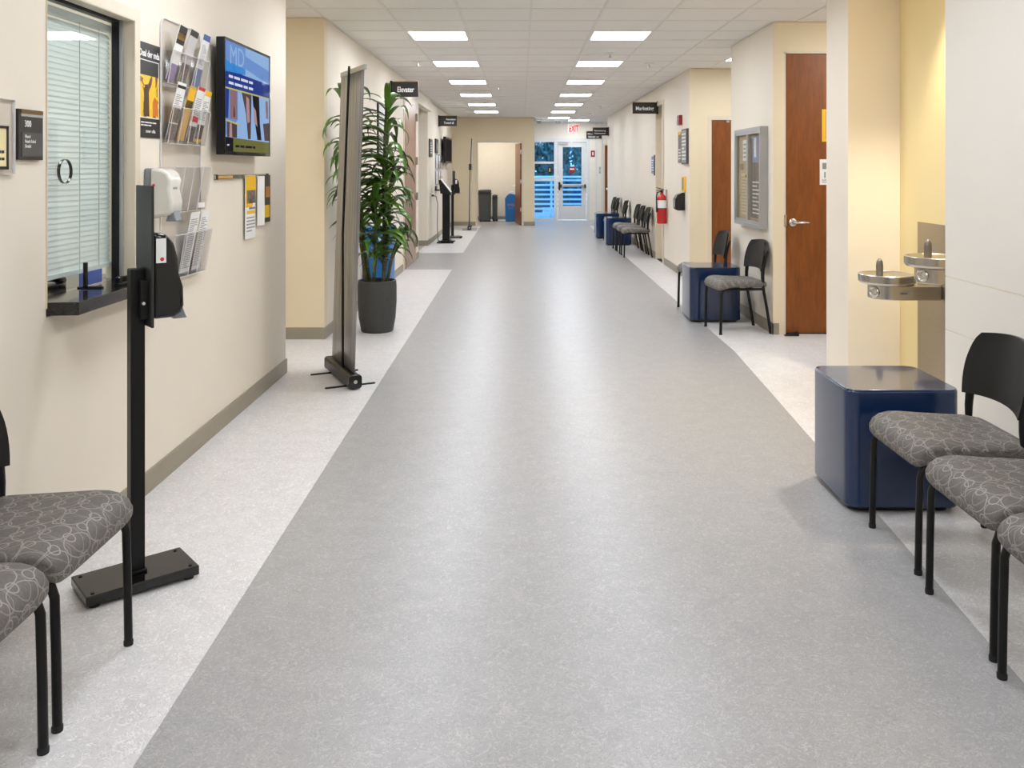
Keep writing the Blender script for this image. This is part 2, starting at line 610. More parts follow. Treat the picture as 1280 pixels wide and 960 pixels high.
def yz_prism(prof, y0, y1):
    """profile in (x, z) extruded along y"""
    mb = MB()
    n = len(prof)
    ar = sum(prof[k][0] * prof[(k + 1) % n][1] - prof[(k + 1) % n][0] * prof[k][1] for k in range(n))
    if ar > 0: prof = prof[::-1]
    mb.v += [(p[0], y0, p[1]) for p in prof] + [(p[0], y1, p[1]) for p in prof]
    mb.f.append(tuple(reversed(range(n)))); mb.f.append(tuple(n + k for k in range(n)))
    for k in range(n):
        k2 = (k + 1) % n
        mb.f.append((k, k2, n + k2, n + k))
    return mb

# ------------------------------------------------------------------ dimensions
ZC = 2.72
XL = -1.67
XLF = -1.75
XR = 2.19
XE = 2.15

# ------------------------------------------------------------------ floor
fl = MB().box(-4.2, 4.2, -3.2, 24.45, -0.1, 0.0).build('floor', M['floor_grey'])
struct(fl, 'grey marbled vinyl corridor floor with pale border strips', 'floor')
st = MB()
st.prism([(-4, -3), (-0.93, -3), (-0.94, 2.1), (-0.967, 7.6), (-0.993, 12.56), (-4, 12.56)], -0.001, 0.0012)
st.build('pale_floor_strip', M['floor_light'], fl)
st = MB()
st.prism([(-1.8, 15.0), (-1.0, 15.0), (-1.02, 22.15), (-1.8, 22.15)], -0.001, 0.0012)
st.build('pale_floor_strip', M['floor_light'], fl)
st = MB()
st.prism([(4, -3), (1.10, -3), (1.395, 2.1), (1.414, 2.48), (1.479, 3.48), (1.683, 6.94), (1.70, 14.2), (1.70, 22.0), (4, 22.0)], -0.001, 0.0012)
st.build('pale_floor_strip', M['floor_light'], fl)

# ------------------------------------------------------------------ ceiling
PX, PY = 0.58, 0.575
GX, GY = 0.074, 8.18
ce = MB().box(-4.2, 4.2, -3.2, 24.7, 2.742, 2.82).build('ceiling', M['plenum'])
struct(ce, 'suspended white tile ceiling with recessed square lights', 'ceiling')
left_slots = [(-2, n) for n in (-16, -12, -8, -4, 0, 4, 8, 12, 16, 20)]
right_slots = [(1, n) for n in (-16, -12, -8, -4, 0, 4, 8, 12, 16, 20, 24)]
side_slots = [(4, 3), (5, -3), (-7, -3), (2, 26)]
lit = set(left_slots + right_slots + side_slots)
tile_mesh = MB().box(0.006, PX - 0.006, 0.006, PY - 0.006, 0, 0.016).mesh('ceiling_tile', M['tile'])
for n in range(-3, 17):
    for k in range(-4, 5):
        if (k, n) in lit: continue
        o = bpy.data.objects.new('ceiling_tile', tile_mesh)
        COL.objects.link(o)
        o.parent = ce
        o.location = (GX + k * PX, GY + n * PY, ZC + 0.004)
far_t = MB()
for n in range(-19, 28):
    for k in range(-7, 7):
        if (k, n) in lit: continue
        if -3 <= n < 17 and -4 <= k < 5: continue
        x, y = GX + k * PX, GY + n * PY
        far_t.box(x + 0.006, x + PX - 0.006, y + 0.006, y + PY - 0.006, ZC + 0.004, ZC + 0.02)
o = far_t.build('distant_ceiling_tiles', M['tile'], ce)
o['kind'] = 'stuff'
g = MB()
for k in range(-7, 8):
    x = GX + k * PX
    g.box(x - 0.011, x + 0.011, -3, 24.4, ZC, ZC + 0.008)
for n in range(-19, 29):
    y = GY + n * PY
    g.box(-4.1, 4.1, y - 0.009, y + 0.009, ZC + 0.001, ZC + 0.009)
g.build('ceiling_grid', M['tbar'], ce)

# recessed lights (frame + lit diffuser)
fx = MB()
a, b_, w = PX / 2 - 0.012, PY / 2 - 0.012, 0.016
fx.box(-a, a, -b_, -b_ + w, -0.004, 0.018).box(-a, a, b_ - w, b_, -0.004, 0.018)
fx.box(-a, -a + w, -b_ + w, b_ - w, -0.004, 0.018).box(a - w, a, -b_ + w, b_ - w, -0.004, 0.018)
L0 = thing('ceiling_light', 'x', 'light', (0, 0, 0))
fx.build('light_frame', M['fixture'], L0)
MB().box(-a + w, a - w, -b_ + w, b_ - w, 0.0, 0.012).build('diffuser', M['diffuser'], L0)
ordn = ['first', 'second', 'third', 'fourth', 'fifth', 'sixth', 'seventh', 'eighth']
first = True
for slots, nm in ((left_slots, 'left'), (right_slots, 'right'), (side_slots, 'side')):
    for i, (k, n) in enumerate(slots):
        loc = (GX + (k + 0.5) * PX, GY + (n + 0.5) * PY, ZC + 0.003)
        if nm == 'side':
            lab = ['square ceiling light in the alcove beside the notice case, cut off by the wall corner',
                   'square ceiling light in the side passage behind the open brown door pillar',
                   'square ceiling light in the side passage before the potted plant',
                   'farthest square ceiling light, over the glass entrance beside the exit sign'][i]
        elif i < 4:
            lab = 'overhead square light above the near %s seats, number %s from the back wall' % (nm, ordn[i])
        else:
            lab = '%s lit square ceiling panel from the viewer in the %s row' % (ordn[i - 4], nm)
        if first:
            L0.location = loc; L0['label'] = lab; L0['group'] = 'recessed square ceiling lights'; first = False
        else:
            dup(L0, loc, 0, lab, 'recessed square ceiling lights')

# ------------------------------------------------------------------ walls
def wall(name, boxes, mat, label):
    mb = MB()
    for bx in boxes:
        mb.box(*bx)
    return struct(mb.build(name, mat), label, 'wall')

WY0, WY1, WZ0, WZ1 = 3.09, 3.79, 0.955, 2.084
wall('wall_left_near', [(-1.79, XL, -3, WY0, 0, ZC), (-1.79, XL, WY1, 6.23, 0, ZC), (-1.79, XL, WY0, WY1, 0, WZ0 - 0.03), (-1.79, XL, WY0, WY1, WZ1, ZC)],
     M['cream'], 'cream wall with the reception window and the television')
wall('wall_left_passage', [(-4.0, -1.79, 6.11, 6.23, 0, ZC)], M['cream'], 'near side of the left passage')
wall('wall_left_passage_end', [(-4.12, -4.0, 6.11, 7.57, 0, ZC)], M['cream'], 'end wall of the left side passage')
wall('wall_left_return', [(-4.0, XL, 7.45, 7.57, 0, ZC)], M['tan'], 'tan wall facing the viewer before the potted plant')
wall('wall_left_middle', [(-1.79, XL, 7.57, 12.42, 0, ZC), (-1.79, XL, 13.83, 14.25, 0, ZC), (-1.79, XL, 12.42, 13.83, 2.46, ZC), (-1.79, XL, 14.25, 16.4, 2.5, ZC)],
     M['cream'], 'cream wall behind the potted plant, under the hanging sign')
wall('wall_left_alcove', [(-3.0, -1.79, 14.13, 14.25, 0, ZC), (-3.12, -3.0, 14.13, 16.52, 0, ZC), (-3.0, XLF, 16.4, 16.52, 0, ZC)], M['cream'], 'recessed entry past the closed pale brown door')
wall('wall_left_far', [(-1.87, XLF, 16.52, 22.15, 0, ZC)], M['cream'], 'far left cream wall behind the kiosk')
wall('wall_far', [(-1.87, -1.107, 22.15, 22.27, 0, ZC), (0.0, 0.322, 22.15, 22.27, 0, ZC), (-1.107, 0.0, 22.15, 22.27, 2.094, ZC)], M['tan'], 'tan end wall with the open doorway to the bin room')
wall('wall_far_room', [(-2.2, 0.202, 24.6, 24.7, 0, ZC), (-2.3, -2.2, 22.15, 24.7, 0, ZC), (-2.2, -1.87, 22.15, 22.27, 0, ZC)], M['far_white'], 'pale wall of the bin room')
wall('wall_far_side', [(0.202, 0.322, 22.27, 24.7, 0, ZC)], M['far_white'], 'short side wall beside the glass door')
wall('wall_far_entry', [(0.322, 1.885, 24.34, 24.46, 2.27, ZC), (1.885, 2.28, 24.34, 24.46, 0, ZC), (2.28, 3.1, 24.34, 24.46, 2.1, ZC), (3.1, 3.3, 24.34, 24.46, 0, ZC)], M['far_white'], 'pale end wall around the glass entrance')
wall('wall_right_recess', [(3.3, 3.42, 21.88, 24.46, 0, ZC), (2.27, 3.3, 21.88, 22.0, 0, ZC)], M['far_white'], 'recess past the far row of chairs')
wall('wall_right_far', [(XE, 2.27, 14.0, 22.0, 0, ZC), (XE, 2.27, 11.26, 13.3, 0, ZC), (XE, 2.27, 13.3, 14.0, 2.44, ZC)], M['cream'], 'cream wall behind the far row of chairs')
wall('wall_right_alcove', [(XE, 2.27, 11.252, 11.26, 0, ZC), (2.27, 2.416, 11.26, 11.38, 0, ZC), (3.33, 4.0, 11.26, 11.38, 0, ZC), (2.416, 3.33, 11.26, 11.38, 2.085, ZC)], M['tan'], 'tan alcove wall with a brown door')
wall('wall_right_alcove_end', [(4.0, 4.12, 7.67, 11.38, 0, ZC)], M['cream'], 'end wall of the right alcove')
wall('wall_right_middle', [(XR, 2.285, 7.67, 9.2, 0, ZC), (2.285, 4.0, 9.08, 9.2, 0, ZC)], M['cream'], 'cream wall carrying the notice case')
wall('wall_right_middle_front', [(3.2, 4.0, 7.67, 7.79, 0, ZC), (2.285, 3.2, 7.67, 7.79, 2.447, ZC), (XR, 2.285, 7.662, 7.67, 0, ZC)], M['tan'], 'tan wall around the big brown door')  # last box: thin tan skin over the cream corner, painting its shade
wall('wall_right_pillar', [(2.2, 4.0, 5.93, 6.35, 0, ZC)], M['cream'], 'pale pillar beside the drinking fountains')
wall('wall_right_passage_end', [(4.0, 4.12, 5.93, 7.67, 0, ZC)], M['cream'], 'end wall of the right side passage')
wall('wall_right_fountain', [(2.55, 2.67, 4.57, 5.93, 0, ZC)], M['yellow_wall'], 'yellow accent wall behind the drinking fountains')
# near right wall: painted boards with a shallow joint between them
wr = MB().box(2.2022, 2.67, -3, 4.57, 0, ZC).build('wall_right_near', M['trim_cream'])
struct(wr, 'pale boarded wall beside the near right chairs', 'wall')
for z0, z1 in ((0.0, 0.611), (0.617, 0.885), (0.892, ZC)):
    MB().box(2.2, 2.2025, -3, 4.57, z0, z1).build('wall_panel', M['white_wall'], wr)
wall('wall_back', [(-1.79, 2.67, -3.12, -3.0, 0, ZC)], M['cream'], 'wall behind the viewer')
# office behind the reception window
wall('wall_office', [(-3.6, -3.5, 2.2, 4.8, 0, ZC), (-3.5, -1.79, 2.1, 2.2, 0, ZC), (-3.5, -1.79, 4.8, 4.9, 0, ZC)], M['white_wall'], 'office wall behind the reception window')

# ------------------------------------------------------------------ baseboards
BH, BT = 0.10, 0.009
def baseboard(name, bx, label):
    return struct(MB().box(*bx, 0.0, BH).build(name, M['base']), label, 'baseboard')
baseboard('baseboard_left_near', (XL, XL + BT, -2.9, 6.23), 'taupe vinyl base under the reception window')
baseboard('baseboard_left_near_end', (-1.79, XL + BT, 6.23, 6.239), 'taupe vinyl base on the passage corner')
baseboard('baseboard_left_return', (-3.9, XL + BT, 7.45 - BT, 7.45), 'taupe vinyl base before the potted plant')
baseboard('baseboard_left_middle', (XL, XL + BT, 7.45, 12.36), 'taupe vinyl base behind the potted plant')
baseboard('baseboard_left_post', (XL, XL + BT, 13.89, 14.25), 'taupe vinyl base past the closed pale brown door')
baseboard('baseboard_left_alcove', (-2.9, XLF + BT, 16.4 - BT, 16.4), 'taupe vinyl base in the recessed entry')
baseboard('baseboard_left_far', (XLF, XLF + BT, 16.4, 22.14), 'taupe vinyl base behind the kiosk')
baseboard('baseboard_far', (-1.74, -1.16, 22.15 - BT, 22.15), 'taupe vinyl base left of the bin room doorway')
baseboard('baseboard_far_right', (0.05, 0.322 + BT, 22.15 - BT, 22.15), 'taupe vinyl base right of the bin room doorway')
baseboard('baseboard_far_room', (-2.1, 0.2, 24.6 - BT, 24.6), 'taupe vinyl base inside the bin room')
baseboard('baseboard_right_far', (XE - BT, XE, 14.06, 22.0), 'taupe vinyl base behind the far chairs')
baseboard('baseboard_right_far_near', (XE - BT, XE, 11.26 - BT, 13.24), 'taupe vinyl base below the fire extinguisher')
baseboard('baseboard_right_alcove', (XE - BT, 2.36, 11.252 - BT, 11.252), 'taupe vinyl base in the right alcove')
baseboard('baseboard_right_middle', (XR - BT, XR, 7.662 - BT, 9.2), 'taupe vinyl base below the notice case')
baseboard('baseboard_right_middle_front', (XR - BT, 2.24, 7.662 - BT, 7.662), 'taupe vinyl base beside the big brown door')
baseboard('baseboard_right_fountain', (2.55 - BT, 2.55, 4.57, 5.93), 'taupe vinyl base below the fountains')
baseboard('baseboard_right_near', (2.2 - BT, 2.2, -2.9, 4.57), 'taupe vinyl base behind the near right chairs')

# ------------------------------------------------------------------ reception window
win = senod('window_1', 'glazed reception window with white blinds above a black counter', 'window', (XL, 3.44, WZ0))
mb = MB()
mb.box(-1.712, XL + 0.004, WY1 - 0.002, WY1 + 0.001, WZ0, WZ1).box(-1.712, XL + 0.004, WY0 - 0.001, WY0 + 0.002, WZ0, WZ1).box(-1.712, XL + 0.004, WY0, WY1, WZ1 - 0.002, WZ1 + 0.001)
mb.build('reveal_lining', M['trim_cream'], win, world=True)
mb = MB()
mb.box(XL, XL + 0.006, WY1, WY1 + 0.05, WZ0 + 0.03, WZ1 + 0.05).box(XL, XL + 0.006, WY0, WY1, WZ1, WZ1 + 0.05)
mb.build('window_casing', M['trim_cream'], win, world=True)
MB().box(-1.726, -1.712, 3.775, 3.79, WZ0, WZ1).build('metal_edge', M['alu'], win, world=True)
mb = MB()
mb.box(-1.757, -1.726, 3.77, 3.79, WZ0, WZ1).box(-1.757, -1.726, WY0, 3.10, WZ0, WZ1).box(-1.757, -1.726, 3.10, 3.77, WZ1 - 0.014, WZ1)
mb.build('window_frame', M['black_plastic'], win, world=True)
# glass with the round speaking hole
hy, hz, hr, nn = 3.374, 1.437, 0.047, 32
mb = MB()
for xx, flip in ((-1.748, False), (-1.754, True)):
    ring = [(xx, hy + hr * math.cos(2 * PI * k / nn), hz + hr * math.sin(2 * PI * k / nn)) for k in range(nn)]
    def edge(k):
        a = 2 * PI * k / nn
        c_, s_ = math.cos(a), math.sin(a)
        ts = []
        if c_ > 1e-6: ts.append((3.77 - hy) / c_)
        if c_ < -1e-6: ts.append((3.10 - hy) / c_)
        if s_ > 1e-6: ts.append((WZ1 - 0.014 - hz) / s_)
        if s_ < -1e-6: ts.append((0.98 - hz) / s_)
        t = min(ts)
        return (xx, hy + t * c_, hz + t * s_)
    out = [edge(k) for k in range(nn)]
    corners = [(xx, 3.77, WZ1 - 0.014), (xx, 3.10, WZ1 - 0.014), (xx, 3.10, 0.98), (xx, 3.77, 0.98)]
    for k in range(nn):
        k2 = (k + 1) % nn
        pts = [ring[k], out[k]]
        for cpt in corners:
            aa = math.atan2(cpt[2] - hz, cpt[1] - hy) % (2 * PI)
            if 2 * PI * k / nn < aa < 2 * PI * (k + 1) / nn: pts.append(cpt)
        pts += [out[k2], ring[k2]]
        mb.face(pts[::-1] if flip else pts)
mb.build('glass_pane', M['glass'], win, world=True)
ringp = [(-1.751, hy + hr * math.cos(2 * PI * k / nn), hz + hr * math.sin(2 * PI * k / nn)) for k in range(nn)]
mb = MB()
i0 = 0
for k in range(nn):
    a = 2 * PI * k / nn
    for (r, x) in ((hr, -1.745), (hr - 0.0015, -1.745), (hr - 0.0015, -1.757), (hr, -1.757)):
        mb.v.append((x, hy + r * math.cos(a), hz + r * math.sin(a)))
for k in range(nn):
    for j in range(4):
        a0 = k * 4 + j; a1 = k * 4 + (j + 1) % 4
        b0 = ((k + 1) % nn) * 4 + j; b1 = ((k + 1) % nn) * 4 + (j + 1) % 4
        mb.f.append((a0, b0, b1, a1))
mb.build('speaking_hole_rim', M['black_gloss'], win, world=True, smooth=40)

bl = thing('window_blind', 'white horizontal slat blind behind the reception glass', 'blind', (-1.775, 3.44, 1.03))
MB().box(-0.014, 0.012, -0.33, 0.34, 1.0, 1.03).build('headrail', M['blind'], bl)
slm = MB()
for k in range(4):
    pass
ss = []
tilt = math.radians(66)
for k in range(5):
    t = (k / 4 - 0.5) * 0.0245
    bow = 0.002 * (1 - (k / 2 - 1) ** 2)
    ss.append((t * math.cos(tilt) + bow * math.sin(tilt), -t * math.sin(tilt) + bow * math.cos(tilt)))
for sx, sz in ss: slm.v += [(sx, -0.33, sz), (sx, 0.34, sz)]
for k in range(4): slm.f.append((2 * k, 2 * k + 1, 2 * k + 3, 2 * k + 2))
slat_me = slm.mesh('slat', M['blind'], 60)
nsl = 46
for k in range(nsl):
    o = bpy.data.objects.new('slat', slat_me)
    COL.objects.link(o); o.parent = bl
    o.location = (0, 0, 0.03 + k * 0.0211)
MB().box(-0.012, 0.012, -0.33, 0.34, 0.0, 0.018).build('bottom_rail', M['blind'], bl)
for yy in (-0.24, 0.07, 0.23):
    MB().tube([(0.012, yy, 0.01), (0.012, yy, 1.0)], 0.0016, 5).build('ladder_cord', M['blind_cord'], bl)

ct = MB()
ct.prism([(-2.15, 2.95), (-1.80, 2.95), (-1.80, 3.092), (XL, 3.092), (-1.66, 3.092), (-1.56, 3.10), (-1.56, 3.94), (-1.668, 3.98), (-1.668, 3.788), (-1.80, 3.788), (-1.80, 3.94), (-2.15, 3.94)], 0.93, 0.977)
ct = ct.build('counter', M['granite'], bevel=0.003)
tag(ct, 'black speckled granite counter ledge below the reception window', 'counter')
# things on the counter
o = thing('leaflet_holder', 'small black upright leaflet holder with a blue card on the granite counter', 'holder', (-1.70, 3.47, 0.977))
MB().prism(rrect(0.10, 0.02, 0.006), 0, 0.006).build('holder_base', M['black_plastic'], o)
MB().prism(rrect(0.016, 0.018, 0.007), 0.006, 0.105, Matrix.Translation((0.0, -0.04, 0))).build('upright', M['black_gloss'], o)
MB().box(-0.03, -0.026, -0.03, 0.15, 0.006, 0.06).build('blue_card', M['blue_print'], o)
o = thing('stapler', 'black desk stapler lying on the granite counter behind the stand', 'stapler', (-1.60, 3.60, 0.977), math.radians(68))
MB().prism(rrect(0.15, 0.036, 0.012), 0, 0.010).build('stapler_base', M['black_plastic'], o, bevel=0.002)
MB().prism(rrect(0.14, 0.026, 0.010), 0.014, 0.036).build('stapler_arm', M['black_gloss'], o, bevel=0.004)
MB().prism(rrect(0.02, 0.03, 0.008), 0.0, 0.03, Matrix.Translation((-0.06, 0, 0))).build('hinge_block', M['black_plastic'], o)
o = thing('telephone_handset', 'black handset shape lying behind the reception glass under the blind', 'telephone', (-1.86, 3.42, 0.977), math.radians(80))
MB().tube([(-0.11, 0, 0.02), (-0.07, 0, 0.034), (0, 0, 0.04), (0.07, 0, 0.034), (0.11, 0, 0.02)], [0.018, 0.014, 0.011, 0.014, 0.018], 10).build('handset_body', M['black_plastic'], o, smooth=50)
MB().prism(rrect(0.2, 0.07, 0.02), 0, 0.015).build('cradle', M['black_plastic'], o, bevel=0.003)

# ------------------------------------------------------------------ signs and papers on the near left wall
FW = FL(XL + 0.0006)
o = thing('certificate_holder', 'clear acrylic holder with a framed cream certificate at the left edge', 'frame', (XL, 2.72, 1.43))
MB().fbox(FW, 2.56, 2.885, 1.43, 1.673, 0.001, 0.008).build('acrylic_case', M['clear_plastic'], o, world=True)
mb = MB()
mb.fbox(FW, 2.883, 2.886, 1.43, 1.673, 0.001, 0.010).fbox(FW, 2.56, 2.886, 1.671, 1.674, 0.001, 0.010).fbox(FW, 2.56, 2.886, 1.429, 1.432, 0.001, 0.010)
mb.build('case_edge', M['acrylic_edge'], o, world=True)
mb = MB()
mb.fbox(FW, 2.835, 2.843, 1.445, 1.585, 0.008, 0.013).fbox(FW, 2.60, 2.843, 1.445, 1.455, 0.008, 0.013).fbox(FW, 2.60, 2.843, 1.577, 1.585, 0.008, 0.013).fbox(FW, 2.60, 2.608, 1.455, 1.577, 0.008, 0.013)
mb.build('black_border', M['black_plastic'], o, world=True)
MB().fbox(FW, 2.608, 2.835, 1.455, 1.577, 0.008, 0.010).build('certificate', pbr('cream_certificate', (240, 224, 170), 0.5), o, world=True)
lines(FW, 2.74, 2.83, 1.47, 1.56, 4, 0.0102, 3).build('printed_lines', M['ink_dark'], o, world=True)

o = thing('room_sign', 'dark room number sign reading 300 beside the reception window', 'sign', (XL, 2.975, 1.477))
MB().fbox(FW, 2.90, 3.047, 1.477, 1.646, 0.0, 0.012).build('sign_plate', M['plate_sign'], o, world=True)
MB().fbox(FW, 2.912, 3.044, 1.632, 1.644, 0.012, 0.0145).build('bronze_strip', M['gold'], o, world=True)
MB().fbox(FW, 2.912, 3.044, 1.622, 1.631, 0.012, 0.0145).build('silver_strip', M['alu'], o, world=True)
MB().fbox(FW, 2.918, 3.040, 1.489, 1.569, 0.012, 0.0135).build('insert_window', M['sign_window'], o, world=True)
text('300', 0.031, M['white_ink'], FW, 2.934, 1.588, 0.0125, o, bold=0.0003, squash=0.85)
for i, t_ in enumerate(('Bhand', 'Reach Schol', 'Drohd')):
    text(t_, 0.0155, M['white_ink'], FW, 2.934, 1.551 - i * 0.0165, 0.0138, o, squash=0.85)

o = thing('wall_poster', 'tall black poster with a yellow scene beside the reception window', 'poster', (XL, 3.94, 1.585))
MB().fbox(FW, 3.822, 4.052, 1.585, 2.006, 0.0, 0.004).build('poster_sheet', M['black_paper'], o, world=True)
mb = MB()
u0, u1, v0, v1 = 3.837, 4.040, 1.672, 1.93
for q in ((u0, u1, v0, v0 + 0.004), (u0, u1, v1 - 0.004, v1), (u0, u0 + 0.004, v0, v1), (u1 - 0.004, u1, v0, v1)):
    mb.fbox(FW, *q, 0.004, 0.0048)
mb.build('white_border', M['white_ink'], o, world=True)
MB().fbox(FW, u0 + 0.004, u1 - 0.004, v0 + 0.004, v0 + 0.19, 0.004, 0.0046).build('yellow_picture', M['yellow_photo'], o, world=True)
mb = MB()
mb.prism([(-0.03, -0.08), (0.03, -0.08), (0.024, 0.03), (0.012, 0.06), (-0.012, 0.06), (-0.024, 0.03)], 0, 0.0006, fmat(FW, 3.905, 1.76, 0.0046))
mb.build('dark_figure', pbr('brown_print', (74, 44, 20), 0.5), o, world=True)
mb = MB()
mb.prism([(-0.02, -0.05), (0.04, -0.05), (0.03, 0.02), (0.0, 0.035), (-0.02, 0.01)], 0, 0.0006, fmat(FW, 3.99, 1.735, 0.0046))
mb.build('orange_figure', pbr('orange_print', (214, 118, 30), 0.5), o, world=True)
text('Dual der mda', 0.042, M['white_ink'], FW, 3.833, 1.945, 0.0042, o, width=0.21, bold=0.001)
lines(FW, 3.85, 4.03, 1.635, 1.66, 2, 0.004, 5).build('small_print', M['white_ink'], o, world=True)
text('over ulla', 0.022, M['white_ink'], FW, 3.90, 1.607, 0.0042, o, width=0.10)

# ------------------------------------------------------------------ clear brochure rack with its leaflets
rk = thing('brochure_rack', 'clear acrylic wall rack with four rows of leaflet pockets', 'rack', (XL, 4.31, 0.91))
m_ = fmat(FW, 4.31, 1.53, 0.003)
MB().prism(rrect(0.50, 1.235, 0.05), 0, 0.004, m_).build('back_sheet', M['clear_plastic'], rk, world=True)
mb = MB()
pts = [m_ @ Vector((p[0], p[1], 0.002)) for p in rrect(0.50, 1.235, 0.05)]
mb.tube(pts + [pts[0]], 0.0035, 5, caps=False)
mb.build('sheet_edge', M['acrylic_edge'], rk, world=True, smooth=50)
for z0, z1, cells in ((1.847, 1.995, 3), (1.567, 1.735, 4), (1.24, 1.455, 4), (0.925, 1.135, 4)):
    d0, d1 = 0.030, 0.030 + (z1 - z0) * 0.17
    X0 = XL + 0.0006
    mb = yz_prism([(X0 + d0, z0), (X0 + d0 + 0.003, z0), (X0 + d1 + 0.003, z1), (X0 + d1, z1)], 4.07, 4.55)
    for u in (4.07, 4.547):
        side = yz_prism([(X0 + 0.0075, z0), (X0 + d0, z0), (X0 + d1, z1), (X0 + 0.0075, z1)], u, u + 0.003)
        i = len(mb.v); mb.v += side.v; mb.f += [tuple(i + k for k in f) for f in side.f]
    mb.fbox(FW, 4.07, 4.55, z0, z0 + 0.003, 0.0075, d0)
    pk = mb.build('leaflet_pocket', M['clear_plastic'], rk, world=True)
    mb = MB()
    mb.fbox(FW, 4.069, 4.551, z0 - 0.003, z0 - 0.0005, d0 - 0.02, d0 + 0.004).fbox(FW, 4.069, 4.551, z1, z1 + 0.003, d1, d1 + 0.004)
    for c in range(cells + 1):
        u = 4.07 + 0.48 * c / cells
        side = yz_prism([(X0 + d0 + 0.003, z0), (X0 + d0 + 0.0055, z0), (X0 + d1 + 0.0055, z1), (X0 + d1 + 0.003, z1)], u - 0.002, u + 0.002)
        i = len(mb.v); mb.v += side.v; mb.f += [tuple(i + k for k in f) for f in side.f]
    mb.build('pocket_edge', M['acrylic_edge'], pk, world=True)
MB().fbox(FW, 4.44, 4.53, 1.25, 1.275, 0.0385, 0.0392).build('pocket_label', M['paper'], rk, world=True)

def leaflet(y, z, w, h, lean, roll, label, base, bands, nlines, seed):
    """a leaning leaflet; bands = (v0, v1, material) in height fractions"""
    o = thing('leaflet', label, 'leaflet', (XL + 0.0145, y, z + 0.010), 0, 'leaflets in the clear wall rack')
    R = Matrix.Rotation(math.radians(lean), 4, 'Y') @ Matrix.Rotation(math.radians(roll), 4, 'X')
    LF = (R @ V(0, 0, 0), R.to_3x3() @ V(0, 1, 0), R.to_3x3() @ V(0, 0, 1), R.to_3x3() @ V(1, 0, 0))
    MB().fbox(LF, -w / 2, w / 2, 0, h, 0, 0.003).build('cover', base, o)
    for (a, b, m) in bands:
        MB().fbox(LF, -w / 2 + 0.002, w / 2 - 0.002, a * h, b * h, 0.003, 0.0038).build('printed_band', m, o)
    if nlines:
        lines(LF, -w / 2 + 0.01, w / 2 - 0.01, h * 0.42, h * 0.80, nlines, 0.003, seed).build('printed_lines', M['ink'], o)
    return o
P = M['paper']
leaflet(4.135, 1.853, 0.095, 0.265, 14, -3, 'leaflet with a black and gold head in the top row', P, [(0.66, 0.99, M['black_paper']), (0.74, 0.86, M['amber']), (0.0, 0.3, M['purple'])], 0, 1)
leaflet(4.27, 1.853, 0.105, 0.265, 14, -4, 'grey leaflet with a dark top band in the middle of the top row', pbr('pale_grey_stock', (196, 194, 192), 0.5), [(0.88, 0.99, M['black_paper']), (0.0, 0.36, M['dark_photo'])], 0, 2)
leaflet(4.455, 1.853, 0.095, 0.27, 13, -2, 'leaflet with a violet blue head at the far end of the top row', P, [(0.88, 0.99, M['blue_print']), (0.0, 0.34, M['steel_blue'])], 14, 3)
leaflet(4.135, 1.573, 0.10, 0.275, 12, -2, 'white leaflet with a black head at the near end of the second row', P, [(0.90, 0.95, M['black_paper']), (0.3, 0.55, M['dark_photo']), (0.0, 0.28, M['dark_photo'])], 12, 4)
leaflet(4.26, 1.573, 0.085, 0.27, 13, -3, 'amber yellow leaflet in the second row of the rack', M['amber'], [(0.55, 0.95, M['yellow']), (0.58, 0.74, M['black_paper'])], 0, 5)
leaflet(4.372, 1.573, 0.095, 0.275, 13, -3, 'white leaflet with a red head in the second row', P, [(0.94, 1.0, M['red']), (0.36, 0.46, M['red']), (0.0, 0.28, M['dark_photo'])], 12, 6)
leaflet(4.48, 1.573, 0.095, 0.265, 13, -1.5, 'white leaflet with a yellow head at the far end of the second row', P, [(0.90, 1.0, M['yellow']), (0.06, 0.34, M['dark_photo']), (0.0, 0.06, M['yellow'])], 12, 7)
for i, (yy, lab) in enumerate(((4.315, 'white printed sheet at the near end of the bottom row'), (4.46, 'white printed sheet at the far end of the bottom row'))):
    s_ = leaflet(yy, 0.93, 0.112, 0.30, 11, (0, 1)[i], lab, P, [], 0, 8 + i)
    R = Matrix.Rotation(math.radians(11), 4, 'Y') @ Matrix.Rotation(math.radians((0, 1)[i]), 4, 'X')
    R3 = R.to_3x3()
    LF = (V(0, 0, 0), R3 @ V(0, 1, 0), R3 @ V(0, 0, 1), R3 @ V(1, 0, 0))
    lines(LF, -0.046, 0.046, 0.02, 0.27, 26, 0.003, 20 + i).build('printed_lines', M['ink'], s_)

# ------------------------------------------------------------------ television
tv = thing('television', 'black wall television showing a blue health slide', 'television', (XL, 5.11, 1.52))
TZ0, TZ1, TY0, TY1 = 1.522, 2.152, 4.685, 5.535
FT = FL(-1.585)
MB().box(-1.628, -1.585, TY0, TY1, TZ0, TZ1).build('casing', M['black_plastic'], tv, world=True, bevel=0.004)
MB().box(-1.6694, -1.628, 4.9, 5.32, 1.62, 2.05).build('wall_bracket', M['black_metal'], tv, world=True)
mb = MB()
bz = 0.014
mb.fbox(FT, TY0, TY1, TZ1 - bz, TZ1, 0, 0.004).fbox(FT, TY0, TY1, TZ0, TZ0 + bz + 0.004, 0, 0.004).fbox(FT, TY0, TY0 + bz, TZ0 + bz, TZ1 - bz, 0, 0.004).fbox(FT, TY1 - bz, TY1, TZ0 + bz, TZ1 - bz, 0, 0.004)
mb.build('bezel', M['black_gloss'], tv, world=True)
a0, a1, c0, c1 = TY0 + bz, TY1 - bz, TZ0 + bz + 0.004, TZ1 - bz
scr = MB().fbox(FT, a0, a1, c0, c1, 0, 0.001).build('screen', S['pale'], tv, world=True)
